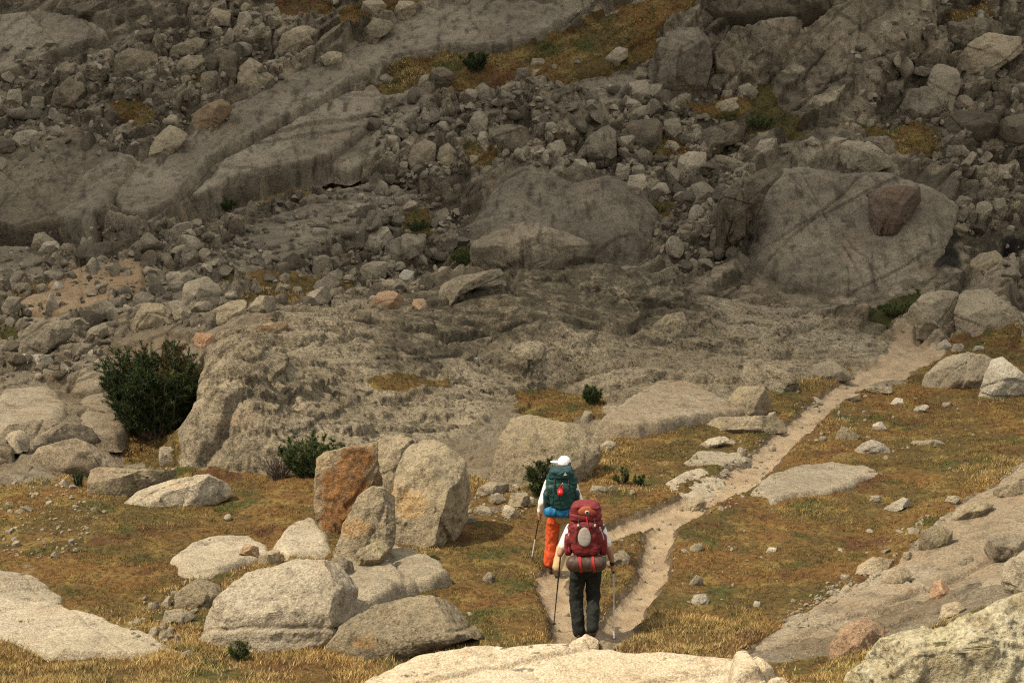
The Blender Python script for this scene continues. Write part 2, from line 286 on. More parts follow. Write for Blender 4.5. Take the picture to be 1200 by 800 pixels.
# ---- traced rocks: crop, mode (b boulder, s slab, w rock wall, c cliff, h ledge) and thickness, stone | label | outline
TABLE = """
P s.42 slab|long smooth grey granite slab slanting across the upper mountainside|132,235 169,189 233,155 280,128 340,92 371,78 400,70 430,44 515,-8 700,-8 690,14 636,47 589,60 518,62 467,74 437,91 405,108 395,118 300,165 250,195 209,243 175,262 140,258
P s.5 slab|second smooth slab lying under the long one, grass along its upper edge|215,240 260,192 330,158 400,122 440,110 455,130 430,165 388,189 341,202 280,213 235,238
A s.35 slab|broad smooth slab with faint cracks, high at the slope's left edge|-40,80 150,50 290,70 370,110 390,140 290,170 200,200 80,260 -40,300
A b dark|flat-topped dark-edged slab lying at the slope's upper left edge|205,30 300,5 390,5 395,25 350,65 250,55
P s.45 cliff|folded dark outcrop with deep joints left of the smooth long slab|-20,200 40,160 90,150 130,165 150,190 130,230 90,262 20,280 -20,275
P s.25 slab|grey jointed slab running up to the right above the orange-tan slab|246,304 300,262 400,226 470,214 505,236 420,272 330,308 288,322
B s.25 slab|slanting slab rib between the long slab and the pale tall block|-20,440 20,380 110,345 260,335 350,330 240,420 130,545 20,600 -40,590
P s.22 slab|lower jointed slab between scree and the dark bush|120,345 190,318 250,326 232,352 170,372 128,370
P s.25 slab|steep grey slab under the orange grass band's right end|640,110 700,92 770,80 800,92 780,112 700,128 650,128
P s.5 slab|tan striped bedrock rib sloping below the folded dark outcrop|60,262 100,215 140,188 165,190 150,215 130,240 100,275
B w.8 slab|big grey slab in the middle of the slope with a pale scratch|345,830 440,760 480,690 560,600 610,565 700,580 830,620 930,590 960,600 1050,640 1100,720 1080,800 1030,900 960,945 760,930 560,950 470,930 430,860
E b slab|dark bulging foot of the big grey slab above the dome|455,70 510,40 640,0 760,30 880,70 890,130 800,165 640,180 520,160 460,120
C w.7 slab|wide brownish slab carrying the dark red block|190,960 210,760 250,640 320,580 420,570 560,590 720,590 890,640 960,700 930,880 860,980 800,1050 640,1080 480,1070 340,1060
C c.5 cliff|tall dark cliff face with vertical cracks below the upper edge|320,415 330,300 360,200 390,140 500,45 620,-10 760,-30 870,-30 865,60 820,130 760,200 700,260 680,330 650,420 560,460 460,470 390,440
C c.45 cliff|brown fluted cliff shoulder left of the tall dark cliff|100,205 160,120 300,60 400,50 390,110 330,190 250,270 180,285 110,275
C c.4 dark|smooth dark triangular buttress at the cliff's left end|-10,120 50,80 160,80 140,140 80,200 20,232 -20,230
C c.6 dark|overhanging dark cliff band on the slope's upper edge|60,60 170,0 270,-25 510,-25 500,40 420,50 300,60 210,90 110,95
B b.8 slab|large rounded grey buttress standing right of the orange grass band|1075,300 1070,210 1110,140 1185,95 1270,100 1290,200 1260,280 1150,312
C b.7 mid|big angular boulder at upper right with dark hollow beneath|940,200 1000,150 1060,120 1170,130 1185,170 1100,220 1050,265 980,260
C b cliff|rounded dark boulder touching the photo's upper right edge|1085,295 1110,220 1185,165 1250,160 1260,300
C b cliff|blocky tan outcrop left of the big angular upper right boulder|795,200 830,140 920,120 940,200 920,235 850,225
C b cliff|greenish grey outcrop high on the right under loose stones|905,130 960,80 1020,60 1110,80 1120,115 1000,150 950,170
C b grey|pale-veined grey block in the right-hand rock pile|850,280 880,220 960,230 965,290 920,375 870,330
C b slab|low grey block with white scratches beside the dark overhang|735,400 780,310 850,300 900,350 912,392 840,420 770,412
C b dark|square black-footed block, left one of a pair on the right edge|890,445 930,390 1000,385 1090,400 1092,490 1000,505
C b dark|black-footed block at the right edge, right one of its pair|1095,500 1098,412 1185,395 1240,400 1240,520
C b grey|pale boulder half hidden behind a darker one above the brownish slab|520,515 570,485 640,492 720,540 722,560 600,582 545,565
C b slab|dark smooth boulder leaning on the pale one above the brownish slab|600,486 650,472 710,473 745,500 735,532 690,522
C b brick|dark red-brown block perched alone on the wide brownish slab|650,770 650,676 700,655 824,644 830,692 772,748 690,776
C b brick|small dark stone touching the red-brown block on the slab|630,680 650,655 682,662 672,686
C b grey|pale stone among green grass under the cliff foot|180,322 190,300 230,288 262,315 245,338
C b mid|flat wedge stone under the pale stone at the cliff foot|80,382 90,360 200,332 222,355 150,382
C b cliff|low dark rounded rock below the green grass patch|42,500 60,450 180,422 218,445 210,480 60,512
C b grey|small grey boulder right of the green grass patch|240,518 270,485 330,478 322,512 260,532
C b grey|flat slanting stone above the wide brownish slab's left end|310,532 340,500 392,498 360,538
C b grey|small round stone at the tall cliff's foot|418,492 450,472 482,490 470,512
C b pale|bright pale tan boulder catching light in the middle of the slope|-20,595 -10,540 20,525 85,527 85,560 40,605
C b cliff|dark boulder right of the bright pale tan one|70,605 85,560 110,530 180,548 242,572 205,602 130,618
C b grey|leaning grey stone left of the ribbed long rock|18,692 30,640 90,622 122,650 80,712 40,718
C b.6 cliff|long ribbed rock slanting beside the wide brownish slab|28,795 150,660 220,620 335,565 345,605 290,650 240,722 100,795
C b cliff|upright dark wedge leaning against the ribbed long rock|195,738 208,640 262,636 262,712
C b grey|light stone wedged at the ribbed rock's upper end|165,612 185,583 222,578 210,602
C b grey|round light boulder, left of two beside the dark water streak|1010,748 1022,705 1060,688 1078,710 1062,758 1030,764
C b grey|round grey boulder, right of two near the right edge|1073,722 1080,688 1116,688 1132,720 1100,744
C b grey|lowest round boulder of the three near the right edge|1108,758 1120,728 1170,728 1184,760 1150,779
C b slab|flat grey slab tilted beneath the round boulders at right|940,752 990,718 1007,735 960,768
C b grey|long thin tilted slab stone at right of the brown grass|943,578 1010,518 1027,530 990,572 955,583
C b grey|pale chunky stone right of the long thin tilted slab|1028,558 1038,513 1066,513 1072,558
C b slab|low dark stone left of the long thin tilted slab|913,534 920,503 980,503 1002,530 950,548
B c.5 cliff|steep furrowed buttress of grey rock above the big slab|650,375 700,328 820,288 890,330 912,385 840,442 820,482 720,492 665,502 660,440
B b cliff|square brown block wedged left of the furrowed buttress|513,445 580,428 662,450 668,502 590,532 513,522
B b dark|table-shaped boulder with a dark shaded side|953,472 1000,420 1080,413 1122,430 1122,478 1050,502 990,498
B b slab|grey triangular slab leaning below the furrowed buttress|806,535 860,470 930,428 955,450 957,522 850,558
B b grey|small pointed block at the triangular slab's left shoulder|828,488 850,453 882,455 870,482
B b grey|pale tall block left of the brown wedged block|418,464 460,388 505,368 512,420 490,462 440,473
B b grey|narrow upright stone under the pale tall block|468,505 480,458 512,455 517,512 480,518
B b slab|dark upright block at the grass band's lower edge|458,365 465,308 490,288 532,310 542,350 500,373
B b slab|dark slab leaning right of the upright grass-edge block|528,345 560,313 612,328 580,363
B b mid|round stone resting before the brown wedged block|528,514 545,488 577,498 577,542 540,544
B b mid|wedge boulder at the end of the left ledge|328,565 340,518 370,498 424,545 390,583 340,584
B b grey|flat light boulder under the wedge at the ledge|288,645 310,613 360,613 384,640 320,673
B b mid|light brown angular rock with a pale scar on the ledge|230,560 250,500 290,480 330,500 325,560 290,590 250,590
B b grey|angular grey stone, left of a row under the buttress|698,556 715,498 775,478 782,512 740,549
B b grey|small dark-based stone below the row under the buttress|728,594 745,563 777,573 770,603
B b pale|flat light stone right of the small dark-based one|788,584 810,553 852,553 852,582
B b slab|split grey stone before the brown wedged block's right corner|628,545 670,508 712,498 700,532 660,558
B b grey|round grey boulder, lower of two left of the rounded buttress|998,345 1000,288 1060,278 1083,320 1050,349
B b slab|dark grey boulder left of the round lower one|947,334 960,288 1002,298 1007,344
B b cliff|dark boulder at the lower end of the orange grass band|998,275 1030,228 1072,233 1073,279
B b grey|large pale flat slab stone above the table-shaped boulder|978,405 1040,368 1082,363 1072,393 1000,429
B b grey|upright rectangular block beside the table-shaped boulder|1120,475 1118,408 1172,398 1188,462 1150,485
B b pale|light angular stone above the bright pale tan boulder|983,656 1000,608 1052,603 1062,642 1010,659
B b grey|grey stone at the big slab's upper right corner|943,625 960,568 1002,568 1002,624
B b pale|tan flat stone left of the bright pale tan boulder|1068,654 1080,633 1137,633 1142,664 1100,674
B b grey|long pointed grey rock lying in the orange grass|898,204 930,183 965,153 997,165 992,192 930,218
B b grey|flat dark stone on top of the rock heap in the grass band|653,230 665,203 712,203 702,229
B b slab|squarish dark grey rock in the orange grass|598,285 610,238 652,233 657,269
B b grey|light stone right of the squarish dark rock in grass|653,274 665,243 694,238
B b pale|pale rounded stone below the squarish dark rock|578,310 600,283 637,283 627,314
B b cliff|dark mottled boulder at the grass band's left end|303,284 310,238 340,223 388,250 382,279 330,294
B b grey|small grey stone left of the dark mottled boulder in grass|263,289 275,263 303,258 303,289
B b grey|lone pale-topped stone at the long slab's lower edge|128,290 135,263 155,255 178,270 168,289
B b mid|tan boulder above the long slab's upper edge|63,154 70,103 110,58 172,73 184,95 130,124
B b mid|brown boulder at the slope's upper edge beside orange grass|60,50 75,5 130,-10 160,20 130,55
B b mid|flat brown rock next to orange grass above the long slab|172,45 200,5 250,5 262,40 215,58
A b mid|wedge-shaped block resting at the long slab's upper edge|513,550 520,488 590,433 658,460 622,502 560,539
A b tan|brick-shaped block lying on the long slab|643,444 680,383 770,343 808,375 762,422 685,469
A b mid|square brown boulder perched above the brick-shaped block|823,275 830,228 870,198 962,238 968,272 942,304 860,289
A b mid|large rough brown boulder on the upper left slope|948,190 980,118 1040,93 1104,98 1094,152 1010,199
A b mid|flat block at the very start of the long slab|1108,200 1140,178 1187,178 1187,234 1150,234
A b pale|pale small boulder among brown ones near the upper edge|818,84 830,43 860,38 878,70 850,94
A b mid|rounded brown rock left of the pale small boulder|718,80 722,50 740,28 802,38 792,77 750,89
A b dark|dark round boulder behind the dark-edged slab|468,134 480,103 530,98 543,120 500,144
A b dark|brown domed boulder right of the dark-edged slab|383,75 400,28 440,22 473,60 440,89
A b mid|broad flat tan rock between two dark round boulders|458,90 490,48 560,53 552,97 490,104
A b dark|dark hollow-faced rock on the upper left slope|688,225 720,188 762,198 762,244 710,254
A b cliff|upright brown block right of the dark hollow-faced rock|758,275 768,168 822,178 822,274
A b cliff|tall dark rock left of the upright brown block|686,335 698,248 752,248 764,302 720,344
A b grey|pale rock at the left edge pile's lower end|38,486 60,458 120,443 148,470 100,504 60,514
A b grey|squat grey stone in the left edge pile|98,374 110,333 152,338 152,372
A b grey|flat light stone at the left edge pile's base|18,350 30,313 72,308 78,350 40,364
A b dark|dark stone touching the photo's left edge in the pile|-10,535 5,478 52,488 58,524
A b mid|small brown stone at the edge of the left pile|193,390 215,348 252,358 242,394
A b cliff|large rough greenish boulder in the left pile|166,364 190,308 240,263 292,288 304,342 250,374
A b.5 mid|lumpy tan outcrop above the folded dark outcrop|386,254 400,188 450,166 544,186 549,232 480,264
A b grey|light boulder left of the lumpy tan outcrop|300,250 320,215 370,200 385,240 350,262
A b mid|long tan ledge rock above the square brown boulder|560,205 600,160 680,130 740,140 720,170 640,190
A b mid|stacked grey rock with white streaks below the tan ledge|600,235 640,200 700,190 715,215 690,240 640,260
D s.2 slab|flat dark slab at the left edge below the big overhang|-20,95 120,98 182,160 162,197 60,212 -20,200
D s.3 tan|smooth orange-tan slab on the lower left slope|60,310 200,220 330,155 480,118 522,150 502,230 430,280 370,290 260,330 150,340 70,332
D b.5 dark|dark overhung outcrop above the orange-tan slab|238,118 330,78 460,56 478,100 420,132 330,152 260,154
D b grey|pale angular slab rock left of the large dark bush|58,424 90,368 150,343 252,338 254,388 190,433 110,463 70,458
D b slab|flat dark rock beneath the pale angular slab rock|183,474 200,428 280,418 343,423 333,447 240,478
D b grey|light tilted stone above the dark bush's left shoulder|288,404 310,368 370,343 378,382 310,418
D b white|pale flat slab near the left edge beside dark stones|8,484 60,458 180,462 203,490 120,500 60,499
D b grey|large grey block leaning in the lower left scree|627,284 640,208 720,162 768,220 758,262 690,283 655,314
D b grey|wedge rock behind the large leaning grey block|568,229 590,203 660,162 684,180 622,234
D b mid|rounded tan boulder beneath the large leaning block|722,339 735,308 800,273 858,262 854,307 810,349 740,359
D b grey|pointed light boulder standing in the upper scree|1028,150 1060,92 1104,125 1108,152 1060,164
D b slab|grey triangular boulder on the right of the brown turf|1062,244 1100,203 1145,176 1188,210 1150,244
D b pink|small reddish rock at the foot of the lower left scree|668,404 680,383 752,388 742,428 690,434
D b mid|dark-sided block with flat top at the left scree|98,109 120,43 150,38 208,75 203,107 120,109
D b grey|grey boulder touching the left edge under the flat slab|2,294 30,258 72,263 68,302 30,319
D b white|single small white stone left of the orange-tan slab|173,230 195,205 223,220 203,239
D b mid|broad split rock below the leaning grey block|452,354 500,283 560,288 643,340 560,374 480,374
D b grey|narrow stone squeezed under the leaning grey block|598,314 640,288 662,320 622,354
D b grey|flat stone at the leaning grey block's right foot|653,304 690,278 737,273 722,302 680,319
D b grey|small rounded stone left of the rounded tan boulder|648,354 660,333 702,328 702,354
D b grey|light block right of the rounded tan boulder|858,294 900,253 957,258 963,292 890,319
D b grey|low stone in the brown turf of the scree|952,239 965,213 1012,218 1002,244
D b pale|pale small stone right of the grey triangular boulder|1113,274 1130,243 1153,248 1148,272
D b slab|blue-grey tilted stone above the dark bush|298,334 310,303 362,298 368,327 330,339
D b slab|dark grey rock right of the blue-grey tilted stone|358,334 370,308 410,288 453,300 443,327 390,339
D b mid|low brown rock above the brown turf patch|935,160 960,140 1000,140 1010,160 960,170
D b tan|tan flat rock joining the bush's top right|860,370 930,350 1000,345 1010,375 940,390 870,388
E b pink|pinkish tan boulder at the dome's upper left foot|93,294 130,243 180,238 218,260 218,302 150,309
E b pink|small pinkish block right of the larger pinkish boulder|243,304 250,268 292,263 303,290 270,313
E b grey|small rounded grey boulder left of the pinkish boulder|23,314 30,273 60,268 78,300 50,324
E b grey|smooth grey boulder above the pinkish boulder|53,204 65,158 110,138 158,138 153,182 100,218
E b slab|dark broad boulder in the scree behind the dome|143,134 150,68 230,43 293,55 283,92 200,129
E b grey|grey block left of the dark broad scree boulder|83,76 100,22 160,12 183,50 110,94
E b white|pale bright stone in the scree behind the dome|198,184 215,163 252,173 247,200 210,204
E b.7 grey|long pale rounded slab lying behind the dome's crest|330,262 350,205 430,183 560,157 580,180 500,208 400,240 350,270
E b dark|dark flat stone at the dome's upper left foot|43,345 60,313 103,313 108,354
E b dark|small dark stone in a hollow of the dome|408,474 430,448 458,460 458,484
E b white|tiny pale stone in the hollow of the dome|453,482 458,470 475,470 475,488
E b.8 dome|rough upright block on the dome's right flank|1060,380 1090,350 1130,320 1190,310 1205,350 1180,430 1130,425
E b.9 dome|squared block with a dark upright joint on the dome|575,490 580,440 640,415 705,410 705,450 660,500 620,505
P b.8 mid|large lichen-spotted boulder behind the green-pack hiker|574,552 585,512 600,492 625,485 645,491 680,497 700,515 706,527 692,547 672,562 640,570 608,566 586,560
E b grey|grey stone lying in the grassy hollow of the dome|828,684 845,653 870,658 876,692 850,699
E b grey|small grey stone right of the large lichen-spotted boulder|893,774 930,753 962,775 942,798 905,798
P s.2 ledge|pale sloping slab between the dome and the meadow path|694,504 738,470 770,452 810,450 862,478 880,484 850,490 800,498 750,508
F b.8 grey|large domed grey boulder right of the path's far end|810,578 840,518 900,468 985,452 1060,468 1081,490 1050,543 1000,575 930,584
F b white|pale pyramid-shaped boulder near the right edge|1003,608 1040,558 1075,483 1110,474 1185,530 1200,620 1100,620
F b.8 grey|big smooth grey rock above the path, left half of a pair|762,350 790,295 830,252 900,238 960,240 955,300 942,358 900,362 830,352
F b.9 grey|big smooth grey rock above the path, right half of a pair|943,320 970,240 1060,233 1150,298 1210,320 1210,392 1060,400 990,398 960,365
F b mid|boulder beside the dark water streak at right|983,168 1000,130 1030,108 1090,98 1118,130 1108,162 1050,182
F b mid|low rock at the foot of the big smooth pair|743,388 760,348 820,346 853,370 800,393
F b mid|knobbly rock on the dome's tail beside turf|147,655 155,608 200,568 280,566 318,610 302,642 240,658 180,668
F b dome|lumpy lichen rock on the dome's right slope|198,520 230,485 300,475 380,528 413,557 370,584 300,600 230,560
F b grey|flat grey boulder at the dome's tail above turf|428,545 450,498 520,478 573,510 603,532 520,549
F b mid|long low ledge stone beside the path's left bank|46,708 120,678 330,672 388,690 380,718 250,724 100,734
F b pale|flat tan stone lying left of the path's bend|42,775 90,752 150,738 164,755 80,784
F b white|small white stone in the turf left of the path|288,677 300,662 330,656 330,672 305,682
F b mid|small grey rock on the dome's tail above the path|425,500 440,480 470,478 470,500
F b white|light stone at the path's far bend, largest of its cluster|875,446 885,420 915,405 935,425 920,446
F b grey|grey stone right of the light one at the path's far bend|925,452 940,425 975,422 985,448
F b pale|flat pale stone at the far end of the upper turf|1000,450 1015,430 1045,430 1050,450
F b white|broad white rock sunk in the right meadow|568,805 620,768 652,755 700,772 748,805
F b mid|flat brown stone right of the path, half sunk|522,758 535,725 570,712 618,740 610,758
F b white|pale broken stone right of the flat brown one|655,722 660,700 690,692 710,715
F b grey|thin grey slab flush with the right meadow turf|780,772 800,758 920,755 928,768 840,778
F b white|bright small rock below the domed grey boulder|710,635 740,608 765,612 770,635
F b white|greenish flat stone right of the bright small rock|790,658 810,640 855,625 858,640 820,660
F b grey|flat dull stone below the pale pyramid boulder|890,645 905,625 935,625 938,645
F b mid|flat stone at the path's right edge near the dome's tail|545,620 570,598 620,595 618,612 570,625
F b mid|low flat rock in the gap between dome tail and path|615,585 640,570 740,572 755,585 680,595
G b.5 mid|squared light boulder with a greenish left corner|293,146 305,58 340,48 450,58 620,63 628,72 600,92 450,133 330,154
G b.6 pale|long rounded pale boulder with dark right end|403,174 480,128 600,93 720,80 790,105 805,130 795,145 700,178 600,194 480,194
P b.8 ledge|large low pale rock at the left meadow's upper edge|26,548 45,524 90,513 130,528 148,548 110,556 60,556
P b grey|small grey rock between the dark bush and dome|186,542 185,524 200,520 212,532 210,545
P b.6 ledge|broad bedrock hump at the left edge of the meadow|-15,520 10,498 60,490 110,500 125,512 60,525 10,530
R s.16 ledge|flat jointed bedrock block left of the dark bush|-30,430 -20,350 110,335 180,455 120,500 0,498
R s.16 ledge|upper bedrock block behind the dark bush|-60,340 -20,260 60,235 105,240 115,300 60,335
P s.15 ledge|low cracked bedrock at the photo's left edge|-20,500 0,460 60,452 82,475 70,500 20,512
G s.13 pale|flat layered pale outcrop left of the orange-stained boulder|593,375 650,328 760,303 880,308 935,330 942,372 850,392 700,438 620,413
G b tan|rounded brown stone on the flat layered outcrop|828,348 850,318 902,328 897,364
G b mid|grey blocky stone at the layered outcrop's right end|893,384 905,328 972,338 979,372 920,394
G s.16 pale|stepped tan ledge at the foot of the orange-stained boulder|945,330 990,270 1090,238 1145,290 1160,345 985,380
P b.9 pale|biggest pale boulder, broad sunlit face toward the viewer|236,738 242,713 257,690 288,670 345,655 400,655 426,670 422,702 400,738 345,760 300,765 268,752
P s.28 grey|flat grey slab tilted onto the biggest pale boulder|368,733 367,706 392,664 410,648 440,640 482,650 522,668 533,682 500,692 470,700 440,716 402,733
P b.8 pale|sunlit pale boulder with an orange patch, under the grey slab|378,756 400,730 440,708 498,696 545,702 571,734 530,744 480,757 440,771 398,773
G b mid|dark-spotted boulder left of the biggest pale one|598,536 610,478 680,438 762,436 760,480 722,522 690,554 640,549
G b pale|low smooth rock under the dark-spotted boulder|553,596 575,548 640,542 684,565 640,585
G b grey|round grey pebble-like stone above the small green plant|543,656 555,618 590,613 604,635 570,659
G s.10 pale|pale sloping bedrock at the lower left corner|-30,500 60,500 180,520 330,575 500,640 640,705 450,715 180,712 -30,640
G s.12 pale|lighter upper bedrock strip at the left edge|-30,430 120,440 225,500 220,530 -30,510
H b slab|small grey block on top of the biggest pale boulder|-48,412 -35,372 0,362 42,378 45,412 0,432
Z b.75 rust|orange-stained boulder, left piece of the split rock group|122,400 130,240 160,208 250,188 370,163 412,150 402,225 432,330 380,385 300,505 230,565 180,598 150,532
Z b.6 mid|dark lichen-capped rock wedged behind the split rock group|365,175 420,138 520,108 585,150 545,230 490,370 430,380 395,300
Z b.9 spot|tall grey boulder with yellow spot, right piece of the split group|473,545 473,385 498,270 560,148 620,128 720,168 780,208 818,240 838,370 802,472 740,555 640,615 540,660 470,635
Z b.5 spot|small wedge boulder between the two split pieces|212,610 255,520 318,410 380,362 445,375 492,400 490,570 450,640 340,665 255,705 215,665
Z b mid|small pale rock below the wedge boulder|266,710 330,648 430,615 482,650 450,685 340,745
H b mid|pale split stone right of the tall spotted boulder|568,190 590,143 642,138 664,165 612,194
H b pale|flat white stone in a group behind the green-pack hiker|458,145 480,120 520,103 590,108 598,125 500,154
H b pale|low pale stone under the pale split stone|553,216 570,178 602,195 633,222 570,229
H b grey|flat grey stone at the tall spotted boulder's right foot|425,222 470,188 552,188 552,219
H b grey|low grey stone in the gap right of the split group|508,170 520,150 560,146 584,175 520,184
H b pale|cream stone in turf right of the green-pack hiker|858,138 870,113 915,118 933,132 900,144
H b slab|dark flat stone lying in the turf left of the path|486,436 510,412 535,423 532,456
H b mid|grey rock on the path bank behind the red pack|893,405 900,358 980,338 1008,360 992,394 930,409
P s.07 pale|flat pale step stone in the path's upper bend|780,566 795,555 820,551 850,563 854,578 820,584 795,580
P b mid|dark round rock at the path fork|804,594 806,584 820,580 828,588 824,598 812,600
P s.07 pale|flat stone bridging the path near the bend|800,542 815,531 868,527 880,538 850,546
P s.10 pale|large flat whitish slab lying in the right meadow|879,577 898,560 935,547 976,542 1016,545 1036,555 1002,565 976,577 935,582 905,590 901,582
I b white|low white rock in the meadow below the flat slab|668,204 720,176 770,153 808,165 792,182 720,198
I b pale|small flat pale stone right of the whitish slab|643,174 655,150 692,148 687,169
I b grey|grey stone in the meadow near the right edge|902,174 920,150 962,150 967,172
I b white|tiny pale stone alone in the right meadow|288,344 300,328 327,330 322,349
I b white|rounded pale stone in the meadow right of the red-pack hiker|25,520 40,493 82,490 98,505 82,526 40,529
I b white|small white pebble right of the rounded pale stone|241,534 250,513 270,518 267,539
P s.3 ledge|long grey bedrock slab sloping along the meadow's right edge|874,772 905,750 960,718 1010,694 1062,655 1130,596 1200,552 1290,520 1290,640 1200,690 1100,725 1000,760 960,795 900,800
I b mid|grey boulder at the right slab's left edge, left of a pair|592,425 610,388 660,362 728,373 722,402 670,434
I b mid|wider grey boulder right of its twin at the slab edge|690,460 693,408 780,398 804,420 730,467
I b mid|yellowish block with a shaded niche on the right slab|813,345 830,273 880,252 938,268 938,302 890,345
I b grey|squared grey boulder upon the right bedrock slab|1043,325 1060,288 1120,272 1182,283 1200,340 1130,396 1080,374
I b.8 grey|big rounded boulder cut by the right edge of the photo|1108,425 1115,378 1185,336 1240,350 1240,490 1140,482
I b pink|pinkish stone on the right bedrock slab|853,485 870,448 900,436 938,480 912,510 870,506
I b pink|pinkish white boulder behind the nearest lichened rock|505,712 520,648 570,598 640,566 718,600 720,650 640,700 540,725
I b mid|tan block beneath the big rounded right-edge boulder|880,580 900,528 955,515 990,545 960,580
I b pale|small pale shard stone on the right slab|948,392 970,358 1012,363 1000,394
I b mid|brown flat rock above the yellowish block|905,240 950,185 1030,170 1080,180 1050,215 960,250
I b mid|jagged tan rock at the right edge above the slab|1060,150 1080,115 1150,90 1200,60 1210,150 1120,165
P h20.6 cream|long cream lichened ledge crossing the bottom foreground|412,815 450,794 490,778 545,767 600,764 660,759 720,763 780,770 840,770 880,776 925,800 940,880 700,930 430,900
P h18.5 cream|cream knobbly rock at the ledge's right end|845,830 850,775 870,768 892,774 925,790 985,792 1000,830
P b.9 lime|large yellow-green lichened rock nearest the viewer at lower right|985,850 992,800 1000,772 1040,742 1095,733 1130,722 1165,707 1215,690 1260,690 1260,860
H b cream|cream stone directly behind the red-pack hiker's heels|790,698 800,653 850,632 893,648 893,694
H b mid|low grey stone beside the cream one on the ledge|883,694 900,653 962,663 967,694
"""
# ================================================================ TERRAIN
CROPS = {'A': (0, 0), 'B': (400, 0), 'C': (800, 0), 'D': (0, 260), 'E': (400, 260), 'F': (800, 260), 'G': (0, 530), 'H': (400, 530), 'I': (800, 530)}
def pts_of(crop, s):
    q = [tuple(float(v) for v in p.split(',')) for p in s.split()]
    if crop == 'P': return np.array(q)
    if crop == 'Z': return np.array([(340 + x / 4, 480 + y / 4) for x, y in q])
    if crop == 'Q': return np.array([(200 + x / 3.6375, 560 + y / 3.6375) for x, y in q])
    if crop == 'R': return np.array([(100 + x / 3.333, 360 + y / 3.333) for x, y in q])
    ox, oy = CROPS[crop]
    return np.array([(ox + x / 2.9625, oy + y / 2.9625) for x, y in q])

ctl = []
def cz(px, py, z): ctl.append(at_z(px, py, z))
def cd(px, py, y): ctl.append(at_d(px, py, y))
def cw(x, y, z): ctl.append(np.array([x, y, z], float))
# the knoll the photographer stands on, falling to the meadow
for x in (-9, -4, 0, 4, 9):
    k = .25 * max(x, 0) * .4
    cw(x, 0, 5.9); cw(x, 6, 4.7 + k); cw(x, 11, 3.2 + k); cw(x, 15, 1.85 + k * .8); cw(x, 19, .62 + k * .7); cw(x, 22, .08 + k * .45)
# meadow, flat
for p in [(0, 790), (150, 785), (320, 785), (520, 750), (0, 640), (150, 650), (300, 620), (100, 570), (220, 580), (340, 570), (60, 720),
          (450, 690), (560, 690), (560, 610), (690, 748), (648, 676), (760, 640), (720, 560), (780, 700), (880, 640), (850, 740), (700, 520),
          (800, 510), (880, 480), (980, 520), (1080, 520), (1180, 500), (950, 580), (1060, 580), (1000, 640), (960, 690), (1000, 460), (1150, 460)]:
    cz(p[0], p[1], 0)
cz(1120, 650, .25); cz(1190, 600, .4); cz(1190, 690, .8); cz(1060, 720, .35); cz(960, 745, .1); cz(1190, 540, .25)
cz(1350, 600, .9); cz(1350, 500, .4); cz(1350, 700, 1.2); cz(-150, 650, .1); cz(-150, 780, .1); cz(-150, 550, .3)
# bedrock on the left
cz(40, 540, .12); cz(100, 500, .3); cz(50, 440, .6); cz(195, 510, .03); cz(150, 470, .25); cz(10, 480, .45); cd(205, 440, 38.6)
# the rock dome
for p in [(262, 548), (330, 552), (400, 548), (480, 522), (560, 502)]: cz(p[0], p[1], 0)
for p in [(236, 500, 34.5), (244, 470, 34.8), (256, 432, 35.4), (300, 432, 35.6), (256, 402, 36.6), (330, 480, 35.4), (330, 425, 36.6), (290, 376, 40.5), (340, 370, 42), (450, 482, 37.9), (450, 440, 39.3),
          (450, 400, 41.6), (450, 368, 44.4), (560, 460, 41.2), (560, 420, 42.5), (560, 372, 44.8), (560, 340, 46.2), (660, 402, 43.6), (660, 350, 46.8),
          (645, 315, 47.8), (700, 316, 48.2), (760, 420, 44.3), (760, 380, 46.6), (750, 325, 48.7), (870, 400, 47.2), (870, 362, 49.6), (960, 400, 48), (950, 378, 50)]:
    cd(*p)
cz(215, 545, .0); cw(-6.35, 36.2, .0); cw(-6.3, 38.2, .12); cz(660, 472, 0); cz(660, 440, .12); cz(760, 492, .05); cz(760, 450, .1); cz(870, 440, .1); cz(870, 480, 0); cz(960, 440, 0); cz(1050, 425, 0); cd(1050, 396, 50)
for x in (-2, 1, 3.5, 6): cw(x, 51.6, 1.05 - .08 * max(x - 1, 0))
# the mountainside
for px, rows in {-250: [(400, 46), (300, 52), (200, 57), (100, 61), (0, 65)], 0: [(385, 45.5), (300, 52), (200, 57), (100, 61), (0, 65)],
                 200: [(380, 46), (300, 51), (200, 56), (100, 60), (0, 64)], 400: [(345, 49.3), (300, 52.5), (200, 57), (100, 61), (0, 65)],
                 600: [(305, 53.4), (250, 55), (200, 56.6), (100, 60.5), (0, 65)], 800: [(330, 52.8), (250, 55.5), (200, 57.5), (100, 61), (0, 63.5)],
                 1000: [(376, 50), (345, 53), (270, 55), (200, 57), (150, 60), (100, 61.5), (0, 63.5)],
                 1200: [(440, 45), (390, 49), (300, 54), (200, 58), (100, 62), (0, 66)], 1450: [(440, 46), (390, 50), (300, 55), (200, 59), (100, 63), (0, 67)]}.items():
    for py, d in rows: cd(px, py, d)
cd(1050, 362, 51.2)
for x in (-45, -20, 0, 20, 45): cw(x, 80, 19); cw(x, 105, 36)
for x in (-40, 40):
    for y in (5, 15, 25, 35, 45): cw(x, y, [5.5, 3, 1.5, 1.2, 1.5][(y - 5) // 10])
ctl = np.array(ctl)
_S = 20.0
def _phi(r2): return np.where(r2 > 1e-12, .5 * r2 * np.log(r2 + 1e-30), 0)
